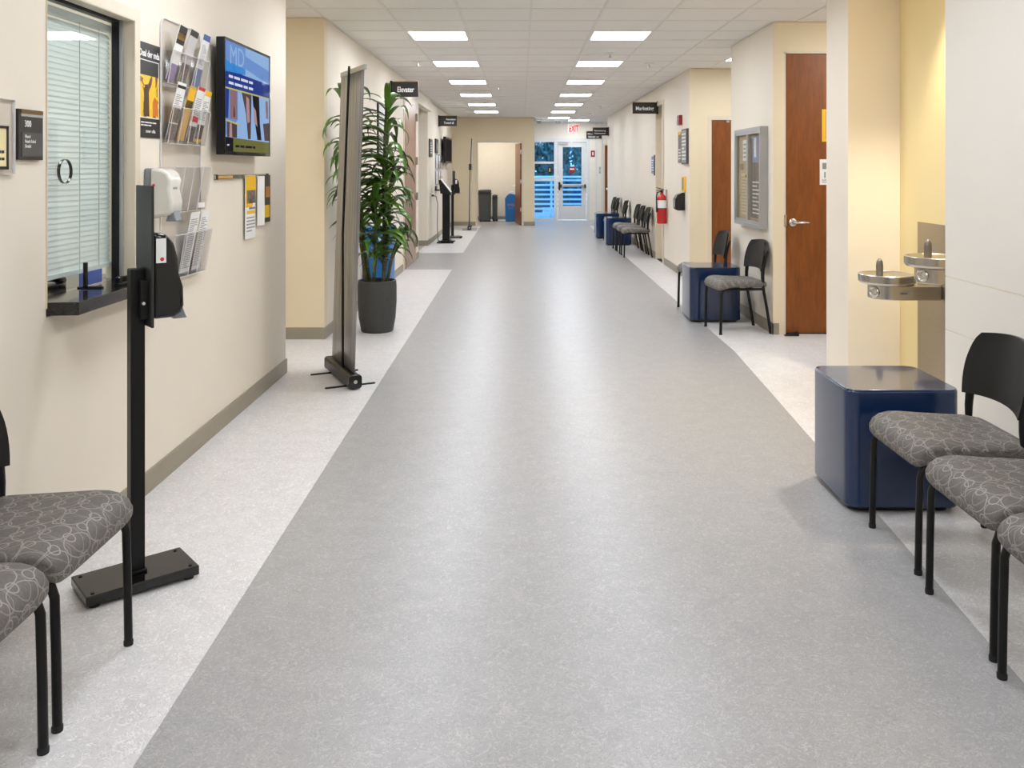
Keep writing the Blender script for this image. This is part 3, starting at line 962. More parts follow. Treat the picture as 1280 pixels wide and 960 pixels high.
def spoly(poly, mat, d, nm):
    W, H = a1 - a0, c1 - c0
    MB().prism([(p[0] * W, p[1] * H) for p in poly], 0, 0.0004, fmat(FT, a0, c0, d)).build(nm, mat, scr, world=True)
spoly([(0, 0.76), (0.42, 0.74), (0.42, 1), (0, 1)], S['mid'], 0.001, 'title_block')
spoly([(0, 0.72), (0.42, 0.74), (0.42, 0.79), (0, 0.82)], S['sky'], 0.0014, 'title_stripe')
spoly([(0.42, 0.8), (1, 0.72), (1, 0.86), (0.42, 0.92)], S['mid'], 0.001, 'sky_band')
spoly([(0, 0.58), (1, 0.58), (1, 0.72), (0.42, 0.73), (0, 0.755)], S['navy'], 0.001, 'caption_band')
spoly([(0, 0.565), (1, 0.565), (1, 0.58), (0, 0.58)], S['line'], 0.001, 'divider_line')
spoly([(0, 0.13), (0.26, 0.30), (0.26, 0.565), (0, 0.565)], S['mid'], 0.001, 'photo_panel')
spoly([(0.10, 0.30), (0.24, 0.30), (0.24, 0.565), (0.10, 0.565)], S['skin'], 0.0014, 'face_shape')
spoly([(0.0, 0.30), (0.06, 0.30), (0.08, 0.565), (0.0, 0.565)], S['navy'], 0.0014, 'dark_shape')
spoly([(0.16, 0.32), (0.20, 0.32), (0.19, 0.40), (0.17, 0.42)], S['brown'], 0.0018, 'face_shape')
spoly([(0.04, 0.13), (0.24, 0.13), (0.24, 0.26), (0.04, 0.28)], S['brown'], 0.0014, 'photo_panel')
spoly([(0.08, 0.13), (0.14, 0.13), (0.13, 0.26), (0.09, 0.26)], S['skin2'], 0.0018, 'face_shape')
spoly([(0, 0.275), (0.30, 0.245), (0.30, 0.26), (0, 0.29)], S['line'], 0.0018, 'divider_line')
spoly([(0.34, 0.565), (0.56, 0.565), (0.54, 0.13), (0.48, 0.13), (0.44, 0.36)], S['brown'], 0.0014, 'arm_shape')
spoly([(0.44, 0.54), (0.5, 0.52), (0.52, 0.30), (0.47, 0.28), (0.44, 0.42)], S['skin2'], 0.0018, 'arm_shape')
spoly([(0.58, 0.565), (0.74, 0.565), (0.76, 0.30), (0.80, 0.13), (0.70, 0.13), (0.62, 0.36)], S['dark'], 0.0014, 'arm_shape')
spoly([(0.60, 0.46), (0.66, 0.42), (0.70, 0.26), (0.62, 0.30)], S['skin2'], 0.0018, 'hand_shape')
spoly([(0.88, 0.13), (1, 0.13), (1, 0.32), (0.84, 0.30)], S['brown'], 0.0014, 'photo_panel')
spoly([(0.92, 0.36), (0.97, 0.36), (0.96, 0.54), (0.90, 0.54)], S['skin'], 0.0014, 'face_shape')
spoly([(0, 0), (1, 0), (1, 0.115), (0, 0.13)], S['olive'], 0.0014, 'footer_band')
spoly([(0, 0), (0.16, 0), (0.16, 0.125), (0, 0.13)], S['dark'], 0.0018, 'footer_block')
text('MD', 0.15, S['pale'], FT, a0 + 0.07, c0 + 0.80 * (c1 - c0), 0.0018, scr, width=0.24)
lines(FT, a0 + 0.06, a1 - 0.05, c0 + 0.6 * (c1 - c0), c0 + 0.72 * (c1 - c0), 2, 0.0014, 31).build('caption_print', S['white'], scr, world=True)
lines(FT, a0 + 0.17, a1 - 0.05, c0 + 0.03 * (c1 - c0), c0 + 0.085 * (c1 - c0), 1, 0.0018, 32).build('footer_print', S['dark'], scr, world=True)
text('over', 0.02, S['white'], FT, a0 + 0.03, c0 + 0.05 * (c1 - c0), 0.0022, scr)

# leaflet rail below the television
o = thing('display_rail', 'slim metal display rail fixed below the television', 'rail', (XL, 5.26, 1.39))
MB().fbox(FW, 4.77, 5.76, 1.388, 1.412, 0, 0.012).build('rail_bar', M['steel'], o, world=True, bevel=0.002)
MB().fbox(FW, 4.80, 5.05, 1.393, 1.407, 0.012, 0.0128).build('rail_label', M['amber'], o, world=True)
for u in (4.785, 5.745): MB().fbox(FW, u - 0.012, u + 0.012, 1.386, 1.414, 0, 0.015).build('end_cap', M['black_plastic'], o, world=True)
o = thing('hanging_leaflet', 'long white and yellow leaflet hanging from the rail below the television', 'leaflet', (XL, 5.37, 1.02))
MB().fbox(FW, 5.27, 5.465, 1.02, 1.405, 0.013, 0.016).build('sheet', M['paper'], o, world=True)
MB().prism([(-0.1, -0.02), (0.03, -0.02), (0.1, 0.06), (0.1, 0.17), (-0.1, 0.17)], 0, 0.0006, fmat(FW, 5.372, 1.232, 0.016)).build('yellow_block', M['yellow'], o, world=True)
MB().fbox(FW, 5.30, 5.46, 1.235, 1.315, 0.0166, 0.0172).build('photo_print', M['dark_photo'], o, world=True)
MB().fbox(FW, 5.30, 5.46, 1.17, 1.19, 0.016, 0.0166).build('yellow_stripe', M['yellow'], o, world=True)
MB().fbox(FW, 5.34, 5.46, 1.198, 1.21, 0.016, 0.0166).build('violet_stripe', M['purple'], o, world=True)
lines(FW, 5.29, 5.46, 1.06, 1.16, 5, 0.016, 40).build('printed_lines', M['ink'], o, world=True)
o = thing('open_leaflet', 'open leaflet with black and yellow page at the far end of the rail', 'leaflet', (XL, 5.65, 1.10))
MB().fbox(FW, 5.56, 5.79, 1.10, 1.405, 0.013, 0.016).build('back_page', M['black_paper'], o, world=True)
MB().fbox(FW, 5.63, 5.77, 1.13, 1.21, 0.016, 0.0166).build('yellow_block', M['yellow'], o, world=True)
MB().fbox(FW, 5.69, 5.77, 1.26, 1.33, 0.016, 0.0166).build('orange_block', pbr('ochre_print', (196, 130, 30), 0.5), o, world=True)
q = [(XL + 0.017, 5.50), (XL + 0.040, 5.572), (XL + 0.043, 5.571), (XL + 0.020, 5.498)]
MB().prism(q, 1.09, 1.40).build('front_page', M['paper'], o, world=True)

# ------------------------------------------------------------------ soap dispenser on the wall
o = thing('soap_dispenser', 'ivory soap dispenser on the wall above the black dispenser', 'dispenser', (XL, 3.95, 1.224))
MB().box(0.0, 0.03, -0.06, 0.06, 0.0, 0.225).build('back_plate', M['grey_plastic'], o, bevel=0.008)
prof = [(0.028, 0.005), (0.105, 0.012), (0.122, 0.03), (0.128, 0.075), (0.115, 0.135), (0.122, 0.17), (0.108, 0.205), (0.08, 0.222), (0.028, 0.226)]
yz_prism(prof, -0.064, 0.064).build('cover', M['off_white'], o, smooth=40, bevel=0.014, seg=3)
yz_prism([(0.085, -0.012), (0.135, -0.012), (0.128, 0.01), (0.12, 0.045), (0.105, 0.05), (0.095, 0.015)], -0.035, 0.035).build('push_lever', M['grey_plastic'], o, smooth=40, bevel=0.004)
mb = MB().lathe([(0.0, 0.0), (0.022, 0.0), (0.024, 0.004), (0.0, 0.004)], 20, sx=1.0, sy=2.0)
mb.move(Matrix.Translation((0.112, 0, 0.14)) @ Matrix.Rotation(PI / 2, 4, 'Y') @ Matrix.Rotation(PI / 2, 4, 'Z'))
mb.move(Matrix.Identity(4))
mb.build('level_window', M['grey_plastic'], o, smooth=40)
mb = MB().lathe([(0.0, 0.0), (0.0065, 0.0), (0.0055, 0.004), (0.0, 0.004)], 12)
mb.move(Matrix.Translation((0.045, -0.064, 0.15)) @ Matrix.Rotation(PI / 2, 4, 'X'))
mb.build('red_button', M['red'], o, smooth=40)

# ------------------------------------------------------------------ sanitiser stands
def make_stand(label, loc, rz, group):
    o = thing('sanitizer_stand', label, 'stand', loc, rz, group)
    MB().box(-0.185, 0.185, -0.10, 0.10, 0.012, 0.045).build('base_plate', M['black_gloss'], o, bevel=0.004)
    for sx in (-1, 1):
        for sy in (-1, 1):
            MB().lathe([(0.018, 0), (0.018, 0.012)], 12, (sx * 0.155, sy * 0.075, 0)).build('rubber_foot', M['rubber'], o, smooth=40)
            MB().lathe([(0.007, 0.045), (0.006, 0.048), (0, 0.048)], 10, (sx * 0.16, sy * 0.078, 0)).build('bolt_head', M['black_metal'], o, smooth=40)
    MB().box(-0.03, 0.03, -0.03, 0.03, 0.045, 0.055).build('pole_collar', M['black_metal'], o, bevel=0.003)
    MB().box(-0.024, 0.024, -0.024, 0.024, 0.05, 1.10).build('pole', M['black_metal'], o, bevel=0.004)
    MB().box(0.025, 0.034, -0.088, 0.088, 0.90, 1.389).build('mounting_plate', M['dark_plate'], o, bevel=0.002)
    MB().box(0.0, 0.026, -0.06, 0.06, 0.93, 1.06).build('clamp_bracket', M['black_metal'], o, bevel=0.002)
    MB().tube([(0.004, -0.062, 0.985), (0.004, -0.072, 0.985)], 0.006, 8).build('clamp_bolt', M['chrome'], o, smooth=40)
    prof = [(0.034, 0.925), (0.11, 0.925), (0.135, 0.94), (0.145, 0.965), (0.143, 1.03), (0.128, 1.08), (0.125, 1.13), (0.112, 1.185), (0.085, 1.22), (0.034, 1.228)]
    d = yz_prism(prof, -0.068, 0.068).build('dispenser', M['black_gloss'], o, smooth=40, bevel=0.016, seg=3)
    MB().box(0.046, 0.080, -0.0700, -0.0680, 1.12, 1.205).build('white_sticker', M['paper'], d)
    MB().lathe([(0, 0), (0.007, 0), (0.006, 0.001), (0, 0.001)], 12).move(Matrix.Translation((0.066, -0.0705, 1.133)) @ Matrix.Rotation(PI / 2, 4, 'X')).build('red_dot', M['red'], d)
    yz_prism([(0.12, 0.915), (0.165, 0.915), (0.158, 0.93), (0.146, 0.965), (0.13, 0.95)], -0.03, 0.03).build('push_lever', M['grey_plastic'], o, smooth=40)
    return o
stand = make_stand('tall black sanitizer stand on a square base beside the near left chair', (-1.345, 3.07, 0), math.radians(40), 'sanitizer stands')
dup(stand, (-1.43, 18.2, 0), math.radians(20), 'small distant black sanitizer stand behind the kiosk', 'sanitizer stands')

# ------------------------------------------------------------------ chairs
def make_chair(label, loc, rz, group):
    o = thing('guest_chair', label, 'chair', loc, rz, group)
    # cushion: closed side profile swept across the width with rounded flanks
    prof = [(-0.205, 0.405), (-0.215, 0.425), (-0.205, 0.452), (-0.15, 0.462), (-0.05, 0.464), (0.04, 0.468), (0.11, 0.474), (0.155, 0.474),
            (0.19, 0.466), (0.218, 0.446), (0.232, 0.418), (0.231, 0.392), (0.222, 0.378), (0.205, 0.384), (0.17, 0.400), (0.10, 0.408), (0.0, 0.405), (-0.12, 0.405)]
    cz = 0.434
    ss_ = [-1.0, -0.985, -0.95, -0.88, -0.7, -0.35, 0, 0.35, 0.7, 0.88, 0.95, 0.985, 1.0]
    mb = MB()
    n = len(prof)
    arc = [0.0]
    for k in range(1, n):
        arc.append(arc[-1] + math.dist(prof[k], prof[k - 1]))
    for s_ in ss_:
        sh = (max(0.0, 1 - abs(s_) ** 10)) ** 0.5
        sh = 0.35 + 0.65 * sh
        inset = (1 - sh) * 0.035
        for k, (x, z) in enumerate(prof):
            hw = 0.236 - 0.028 * max(0, (-x + 0.05) / 0.26) ** 1.5 - 0.012 * max(0, (x - 0.14) / 0.09)
            xx = x + (inset if x < -0.1 else -inset * 0.8 if x > 0.15 else 0)
            zz = cz + (z - cz) * sh if x < 0.168 else z - (z - 0.42) * (1 - sh) * 0.7
            mb.uv[len(mb.v)] = (arc[k], s_ * hw)
            mb.v.append((xx, s_ * hw, zz))
    for i in range(len(ss_) - 1):
        for k in range(n):
            k2 = (k + 1) % n
            mb.f.append((i * n + k, i * n + k2, (i + 1) * n + k2, (i + 1) * n + k))
    mb.f.append(tuple(reversed(range(n)))); mb.f.append(tuple((len(ss_) - 1) * n + k for k in range(n)))
    # orient outward
    mb.f = [f[::-1] for f in mb.f]
    mb.build('seat', M['seat'], o, smooth=70)
    # curved back shell
    mb = MB()
    NA, NB = 14, 10
    def shell(a, b, off):
        z = 0.548 + b * 0.262
        hw = 0.186 + 0.032 * math.sin(PI * min(1, b * 0.85 + 0.14)) - 0.012 * b
        corner = 0.0
        if b > 0.82: corner = 0.02 * ((b - 0.82) / 0.18) ** 2
        x = -0.148 - 0.035 * b - 0.022 * b * b - 0.045 * (1 - a * a) + off
        zz = z - (0.014 * a * a if b > 0.5 else 0) * (b - 0.5) * 2 + 0.018 * (1 - a * a) * (1 - b) * (0.6)
        return (x, a * (hw - corner), zz)
    for off in (0.006, -0.006):
        for i in range(NB + 1):
            for j in range(NA + 1):
                mb.v.append(shell(j / NA * 2 - 1, i / NB, off))
    W = NA + 1; N1 = W * (NB + 1)
    for i in range(NB):
        for j in range(NA):
            q = (i * W + j, i * W + j + 1, (i + 1) * W + j + 1, (i + 1) * W + j)
            mb.f.append(q); mb.f.append(tuple(N1 + k for k in reversed(q)))
    rim = [j for j in range(W)] + [i * W + NA for i in range(1, NB + 1)] + [NB * W + j for j in reversed(range(NA))] + [i * W for i in reversed(range(1, NB))]
    for k in range(len(rim)):
        a_, c_ = rim[k], rim[(k + 1) % len(rim)]
        mb.f.append((c_, a_, N1 + a_, N1 + c_))
    mb.build('backrest', M['black_plastic'], o, smooth=50)
    R_ = 0.0125
    for s_ in (-1, 1):
        y = s_ * 0.205
        MB().tube([(0.215, y, 0.012), (0.212, y, 0.2), (0.208, y, 0.345), (0.198, y, 0.376), (0.17, y, 0.393)], R_, 10).build('leg', M['black_metal'], o, smooth=50)
        MB().tube([(0.17, y, 0.393), (0.0, y, 0.392), (-0.165, y * 0.97, 0.392)], R_, 10).build('seat_rail', M['black_metal'], o, smooth=50)
        lg = MB().tube([(-0.235, y, 0.012), (-0.205, y, 0.2), (-0.176, y * 0.985, 0.36), (-0.17, y * 0.97, 0.42)], R_, 10).build('leg', M['black_metal'], o, smooth=50)
        MB().tube([(-0.17, y * 0.97, 0.42), (-0.168, y * 0.94, 0.50), (-0.172, y * 0.92, 0.57), (-0.198, y * 0.88, 0.66), (-0.222, y * 0.86, 0.72)], [R_, R_ * 1.25, R_ * 1.4, R_ * 1.1, R_ * 0.7], 10).build('back_post', M['black_plastic'], o, smooth=50)
        MB().lathe([(0.0, 0), (0.014, 0.0), (0.0145, 0.014), (0.0125, 0.018)], 10, (0.215, y, 0)).build('foot_glide', M['rubber'], o, smooth=50)
        MB().lathe([(0.0, 0), (0.014, 0.0), (0.0145, 0.014), (0.0125, 0.018)], 10, (-0.237, y, 0)).build('foot_glide', M['rubber'], o, smooth=50)
    MB().tube([(-0.10, -0.2, 0.388), (-0.10, 0.2, 0.388)], 0.009, 8).build('cross_bar', M['black_metal'], o, smooth=50)
    return o
CG = 'grey patterned guest chairs'
chair = make_chair('grey loop patterned chair at the left edge nearer the sanitizer stand', (-1.41, 2.47, 0), 0, CG)
for x, y, rz, lab in (
        (-1.40, 1.975, 0, 'grey loop patterned chair cut off at the lower left corner'),
        (1.63, 3.345, PI, 'patterned chair beside the near navy table, under the drinking fountains'),
        (1.605, 2.795, PI, 'patterned chair second from the near navy table on the right'),
        (1.58, 2.295, PI, 'patterned chair nearest the viewer, mostly cut off at the right edge'),
        (1.92, 7.87, PI + 0.11, 'chair in front of the navy table below the notice case'),
        (1.86, 8.98, PI + 0.05, 'chair behind the navy table below the notice case, before a brown door'),
        (1.875, 14.44, PI, 'nearest chair of the far row, by the fire extinguisher'),
        (1.87, 15.06, PI, 'second chair from the fire extinguisher in the far row'),
        (1.87, 15.68, PI, 'third chair from the fire extinguisher, against a navy table'),
        (1.87, 17.46, PI, 'single chair between the two far navy tables'),
        (1.87, 18.98, PI, 'chair just beyond the farthest navy table'),
        (1.86, 19.58, PI, 'farthest chair of the row, closest to the glass door')):
    dup(chair, (x, y, 0), rz, lab, CG)

# ------------------------------------------------------------------ navy cube tables
def make_cube(label, loc, group):
    o = thing('cube_table', label, 'table', loc, 0, group)
    MB().prism(rrect(0.42, 0.40, 0.05), 0.0, 0.03).build('plinth', M['black_plastic'], o)
    MB().prism(rrect(0.48, 0.465, 0.055, 8), 0.022, 0.512).build('table_body', M['navy'], o, smooth=35, bevel=0.006)
    MB().prism(rrect(0.474, 0.459, 0.053, 8), 0.510, 0.517).build('table_top', M['navy'], o, smooth=35, bevel=0.003)
    return o
TG = 'navy cube side tables'
cube = make_cube('glossy navy cube table beside the near right chairs', (1.61, 3.925, 0), TG)
dup(cube, (1.82, 8.475, 0), 0, 'glossy navy cube table between two chairs below the notice case', TG)
dup(cube, (1.82, 16.68, 0), 0, 'navy cube table touching the three nearest chairs of the far row', TG)
dup(cube, (1.77, 18.28, 0), 0, 'farthest navy cube table in the row toward the glass door', TG)

# ------------------------------------------------------------------ roll-up banners (seen from behind)
def make_banner(label, loc, rz, group):
    """local x runs along the banner; +y is its printed side"""
    o = thing('banner_stand', label, 'banner', loc, rz, group)
    prof = [(p[0], p[1] + 0.054) for p in rrect(0.085, 0.088, 0.022)]
    m = Matrix(((0, 0, 1, 0), (1, 0, 0, 0), (0, 1, 0, 0), (0, 0, 0, 1)))
    cs = MB().prism(prof, -0.315, 0.315, m).build('cassette', M['black_plastic'], o, smooth=35)
    for s_ in (-1, 1):
        e = MB().prism([(p[0] * 1.04, (p[1] - 0.054) * 1.04 + 0.054) for p in prof], s_ * 0.315, s_ * 0.335, m).build('end_cap', M['black_gloss'], o, smooth=35, bevel=0.004)
        MB().lathe([(0, 0), (0.014, 0), (0.012, 0.004), (0.005, 0.004), (0.004, 0.001), (0, 0.001)], 16).move(Matrix.Translation((s_ * 0.335, 0, 0.056)) @ Matrix.Rotation(s_ * PI / 2, 4, 'Y')).build('cap_screw', M['chrome'], e, smooth=40)
        MB().prism(rrect(0.018, 0.34, 0.008), 0.0, 0.010, Matrix.Translation((s_ * 0.21, 0, 0))).build('foot_bar', M['black_metal'], o, bevel=0.002)
    lean = 0.065
    mb = MB()
    NZ = 14
    for i in range(NZ + 1):
        z = 0.098 + (2.105 - 0.098) * i / NZ
        y = 0.010 + lean * ((z - 0.098) / 2.0)
        for x in (-0.298, -0.15, 0, 0.15, 0.298):
            mb.v.append((x, y + 0.006 * math.cos(x * 5.2) - 0.006, z))
    for i in range(NZ):
        for j in range(4):
            a_ = i * 5 + j
            mb.f.append((a_, a_ + 1, a_ + 6, a_ + 5))
    bn = mb.build('banner_sheet', M['banner'], o, smooth=60)
    sd = bn.modifiers.new('thickness', 'SOLIDIFY'); sd.thickness = 0.0015
    MB().box(-0.303, 0.303, lean + 0.0, lean + 0.022, 2.10, 2.135).build('top_rail', M['alu'], o, bevel=0.003)
    MB().tube([(0.06, -0.012, 0.09), (0.03, -0.004, 1.0), (-0.0, 0.048, 2.15)], 0.0085, 10).build('support_pole', M['black_metal'], o, smooth=50)
    return o
# near one: from (-1.08, 5.74) to (-1.36, 6.28)
bx0, by0, bx1, by1 = -1.085, 5.74, -1.375, 6.33
banner = make_banner('tall grey banner stand seen from behind in front of the potted plant', ((bx0 + bx1) / 2, (by0 + by1) / 2, 0), math.atan2(by0 - by1, bx0 - bx1), 'roll up banner stands')
dup(banner, (-1.225, 20.75, 0), math.radians(-88), 'slim banner stand seen edge on before the tan end wall', 'roll up banner stands')

# ------------------------------------------------------------------ potted plant
pl = thing('potted_plant', 'tall potted corn plant in a charcoal planter behind the banner', 'plant', (-1.285, 7.83, 0))
prof = [(0.0, 0.0), (0.135, 0.0), (0.142, 0.01), (0.162, 0.12), (0.172, 0.26), (0.172, 0.40), (0.168, 0.452), (0.158, 0.456), (0.152, 0.45), (0.15, 0.40), (0.0, 0.40)]
MB().lathe(prof, 40).build('planter', M['pot'], pl, smooth=40)
MB().lathe([(0.149, 0.395), (0.14, 0.412), (0.08, 0.42), (0.0, 0.418)], 24).build('soil', M['soil'], pl, smooth=60)
lv = []
def leaf_mesh(Lh, wd, e, droop, twist):
    mb = MB()
    N = 9
    x = z = 0.0
    ang = e
    pts = []
    for k in range(N + 1):
        pts.append((x, z, ang))
        st_ = Lh / N
        ang -= droop / N * (0.5 + k / N)
        x += st_ * math.cos(ang); z += st_ * math.sin(ang)
    for k, (x, z, a) in enumerate(pts):
        t = k / N
        w = wd * (0.35 + 0.65 * math.sin(PI * min(1, t * 0.85 + 0.12))) * (1 - t ** 4)
        w = max(w, 0.001)
        nx, nz = -math.sin(a), math.cos(a)
        f = 0.35 * w
        tw = twist * t
        mb.v += [(x + nx * f, -w * math.cos(tw), z + nz * f - w * math.sin(tw)), (x, 0, z), (x + nx * f, w * math.cos(tw), z + nz * f + w * math.sin(tw))]
    for k in range(N):
        for j in (0, 1):
            a_ = k * 3 + j
            mb.f.append((a_, a_ + 3, a_ + 4, a_ + 1))
    me = mb.mesh('leaf', M['leaf'], 80)
    return me, pts[-1], pts[N // 2]
rnd = random.Random(11)
for k in range(12):
    lv.append(leaf_mesh(rnd.uniform(0.34, 0.55), rnd.uniform(0.026, 0.037), math.radians(rnd.uniform(25, 65)), math.radians(rnd.uniform(80, 150)), rnd.uniform(-0.9, 0.9)))
canes = [(0.045, -0.02, 1.98, 0.05, -0.02), (-0.05, 0.0, 1.72, -0.15, -0.30), (0.03, 0.06, 1.45, 0.10, 0.03), (-0.02, -0.06, 1.15, 0.03, -0.10), (0.07, 0.0, 0.85, 0.14, -0.08), (-0.08, -0.03, 2.02, -0.13, -0.33)]
nleaf = 0
for (cx, cy, top, lx, ly) in canes:
    pts = []
    for k in range(7):
        t = k / 6
        pts.append((cx + lx * t + 0.012 * math.sin(4 * t + cx * 30), cy + ly * t + 0.01 * math.cos(5 * t), 0.40 + (top - 0.40) * t))
    MB().tube(pts, [0.017, 0.016, 0.015, 0.014, 0.013, 0.012, 0.010], 8).build('cane', M['cane'], pl, smooth=50)
    z = top + 0.02
    zmin = max(0.62, top - 1.0)
    az = rnd.uniform(0, 6.28)
    while z > zmin:
        t = max(0, min(1, (z - 0.40) / (top - 0.40)))
        px_, py_ = cx + lx * t, cy + ly * t
        az += 2.4 + rnd.uniform(-0.4, 0.4)
        ok = False
        for tries in range(14):
            me, tip, mid = rnd.choice(lv)
            tx = -1.285 + px_ + tip[0] * math.cos(az)
            ty = 7.83 + py_ + tip[0] * math.sin(az)
            mx = -1.285 + px_ + (mid[0] + 0.05) * math.cos(az)
            if (min(tx, mx) > -1.64 or max(ty, 7.83 + py_ + mid[0] * math.sin(az)) < 7.40) and 652 + 1100 * tx / ty > 405 and tx < -0.95 and ty < 8.35 and ty > 6.95 and z + tip[1] > 0.5:
                ok = True
                break
            az += 0.5
        if ok:
            lf = bpy.data.objects.new('leaf', me)
            COL.objects.link(lf); lf.parent = pl
            lf.location = (px_, py_, z)
            lf.rotation_euler = (rnd.uniform(-0.15, 0.15), rnd.uniform(-0.2, 0.25) if z < top - 0.05 else -0.25, az)
            sc_ = rnd.uniform(0.85, 1.1)
            lf.scale = (sc_, sc_, sc_)
            nleaf += 1
        z -= rnd.uniform(0.015, 0.027)
# slim blue bin behind the plant
o = thing('recycling_bin', 'slim bright blue recycling bin standing behind the potted plant', 'bin', (-1.51, 9.38, 0))
mb = MB()
for z, k in ((0, 0.9), (0.80, 1.0)):
    mb.v += [(-0.14 * k, -0.19 * k, z), (0.14 * k, -0.19 * k, z), (0.14 * k, 0.19 * k, z), (-0.14 * k, 0.19 * k, z)]
mb.f += [(3, 2, 1, 0), (4, 5, 6, 7), (0, 1, 5, 4), (1, 2, 6, 5), (2, 3, 7, 6), (3, 0, 4, 7)]
mb.build('bin_body', M['blue_bin'], o, bevel=0.012)
MB().box(-0.147, 0.147, -0.197, 0.197, 0.79, 0.83).build('bin_rim', M['blue_bin'], o, bevel=0.008)
FB = (V(0, -0.188, 0), V(1, 0, 0), V(0, 0, 1), V(0, -1, 0))
for k in range(3):
    a_ = math.radians(90 + 120 * k)
    MB().prism([(-0.035, -0.008), (0.02, -0.008), (0.02, -0.02), (0.045, 0.004), (0.02, 0.026), (0.02, 0.014), (-0.035, 0.014)], 0, 0.002,
               fmat(FB, 0.07 + 0.03 * math.cos(a_), 0.5 + 0.03 * math.sin(a_), 0.0) @ Matrix.Rotation(a_ - PI / 2, 4, 'Z')).build('arrow_mark', M['ink_dark'], o)
# grey framed notice on the wall behind the plant
o = thing('framed_notice', 'pale grey framed notice on the wall behind the plant foliage', 'frame', (XL, 10.6, 1.55))
MB().fbox(FW, 10.15, 10.95, 1.55, 2.22, 0, 0.02).build('frame_back', M['black_plastic'], o, world=True)
MB().fbox(FW, 10.18, 10.92, 1.58, 2.19, 0.02, 0.022).build('notice_sheet', pbr('pale_grey_notice', (190, 188, 184), 0.4), o, world=True)

# ------------------------------------------------------------------ hanging wall signs
def blade_sign(name, label, x0, x1, y, z0, z1, rows, mount_left=True):
    o = thing(name, label, 'sign', ((x0 + x1) / 2, y, z0), 0, 'projecting corridor signs')
    F = FC(y - 0.012)
    MB().box(x0, x1, y - 0.012, y + 0.012, z0, z1).build('sign_panel', M['plate_sign'], o, world=True, bevel=0.002)
    xm = x0 if mount_left else x1
    MB().box(xm - 0.012, xm + 0.012, y - 0.018, y + 0.018, z0 - 0.01, z1 + 0.02).build('mounting_bar', M['black_metal'], o, world=True)
    MB().box(x0, x1, y - 0.014, y + 0.014, z1, z1 + 0.010).build('top_rail', M['gold'], o, world=True)
    W, H = x1 - x0, z1 - z0
    for (t, hh, fu, fv, fw) in rows:
        text(t, hh * H, M['white_ink'], F, x0 + fu * W, z0 + fv * H, 0.0005, o, width=fw * W, bold=0.0015)
    return o
blade_sign('corridor_sign', 'black projecting sign reading Elevater above the plant', XL + 0.012, -1.315, 11.2, 2.355, 2.54, [('Elevater', 0.52, 0.22, 0.33, 0.62)])
blade_sign('corridor_sign', 'black two line projecting sign above the distant kiosk', XLF + 0.012, -1.36, 18.5, 2.33, 2.54, [('Pssoceston', 0.24, 0.4, 0.6, 0.52), ('Toward all', 0.34, 0.28, 0.22, 0.55)])
blade_sign('corridor_sign', 'black projecting sign reading Marketing near the fire extinguisher', 1.745, XE - 0.012, 13.85, 2.305, 2.475, [('Marketing', 0.5, 0.12, 0.32, 0.72)], False)
blade_sign('corridor_sign', 'black projecting sign nearest the exit corner on the right', 1.755, XE - 0.012, 21.7, 2.25, 2.44, [('Reconcurrg', 0.28, 0.1, 0.55, 0.72), ('Counccornt', 0.2, 0.1, 0.22, 0.72)], False)
blade_sign('corridor_sign', 'black sign fixed to the pale end wall, right of the exit light', 1.79, 2.2, 24.318, 2.26, 2.46, [('Mrnce', 0.26, 0.08, 0.58, 0.4), ('Stlidal or', 0.36, 0.12, 0.14, 0.74)], False)

# ------------------------------------------------------------------ doors
def hole_frame(mb, F, u0, u1, v1, w, d0, d1):
    mb.fbox(F, u0 - w, u0, 0, v1 + w, d0, d1).fbox(F, u1, u1 + w, 0, v1 + w, d0, d1).fbox(F, u0, u1, v1, v1 + w, d0, d1)

def lever(F, u, v, d, parent, sgn=1):
    h = MB().lathe([(0, 0), (0.034, 0), (0.034, 0.008), (0.026, 0.014), (0.0, 0.014)], 20).move(fmat(F, u, v, d)).build('handle_rose', M['chrome'], parent, smooth=40, world=True)
    o_, uu, vv, nn = F
    p = lambda a, b, c: o_ + uu * (u + a * sgn) + vv * (v + b) + nn * (d + c)
    MB().tube([p(0, 0, 0.01), p(0, 0, 0.045), p(0.012, 0, 0.055), p(0.05, 0, 0.056), p(0.12, 0, 0.054), p(0.13, 0, 0.048)], [0.011, 0.011, 0.011, 0.010, 0.009, 0.007], 10).build('handle', M['chrome'], parent, smooth=50, world=True)

# big brown door on the right
d = senod('door_1', 'big brown wooden door with a lever handle beside the notice case', 'door', (2.75, 7.67, 0))
F = FC(7.67)
mb = MB()
mb.fbox(F, 2.285, 2.30, 0, 2.462, -0.11, 0.006).fbox(F, 3.2, 3.25, 0, 2.462, -0.11, 0.006).fbox(F, 2.285, 3.25, 2.447, 2.467, -0.11, 0.006)
mb.build('door_frame', M['trim_cream'], d, world=True)
MB().fbox(F, 2.302, 3.198, 0.012, 2.444, -0.05, -0.006).build('door_leaf', M['brown'], d, world=True, bevel=0.002)
lever(F, 2.365, 0.975, -0.006, d)
MB().fbox(F, 2.288, 2.306, 0.94, 1.04, -0.006, 0.010).build('strike_plate', M['steel'], d, world=True)
MB().fbox(F, 2.302, 3.198, 0.0, 0.012, -0.04, -0.012).build('door_sweep', M['rubber'], d, world=True)
o = thing('yellow_notice', 'yellow notice on the big brown door, partly hidden by the pillar', 'notice', (2.66, 7.67, 1.67))
MB().fbox(F, 2.62, 2.84, 1.68, 1.962, -0.006, -0.003).build('notice_sheet', M['yellow'], o, world=True)
MB().fbox(F, 2.645, 2.82, 1.70, 1.945, -0.003, -0.0022).build('notice_panel', M['amber'], o, world=True)
text('E', 0.05, M['white_ink'], F, 2.655, 1.87, -0.0021, o)
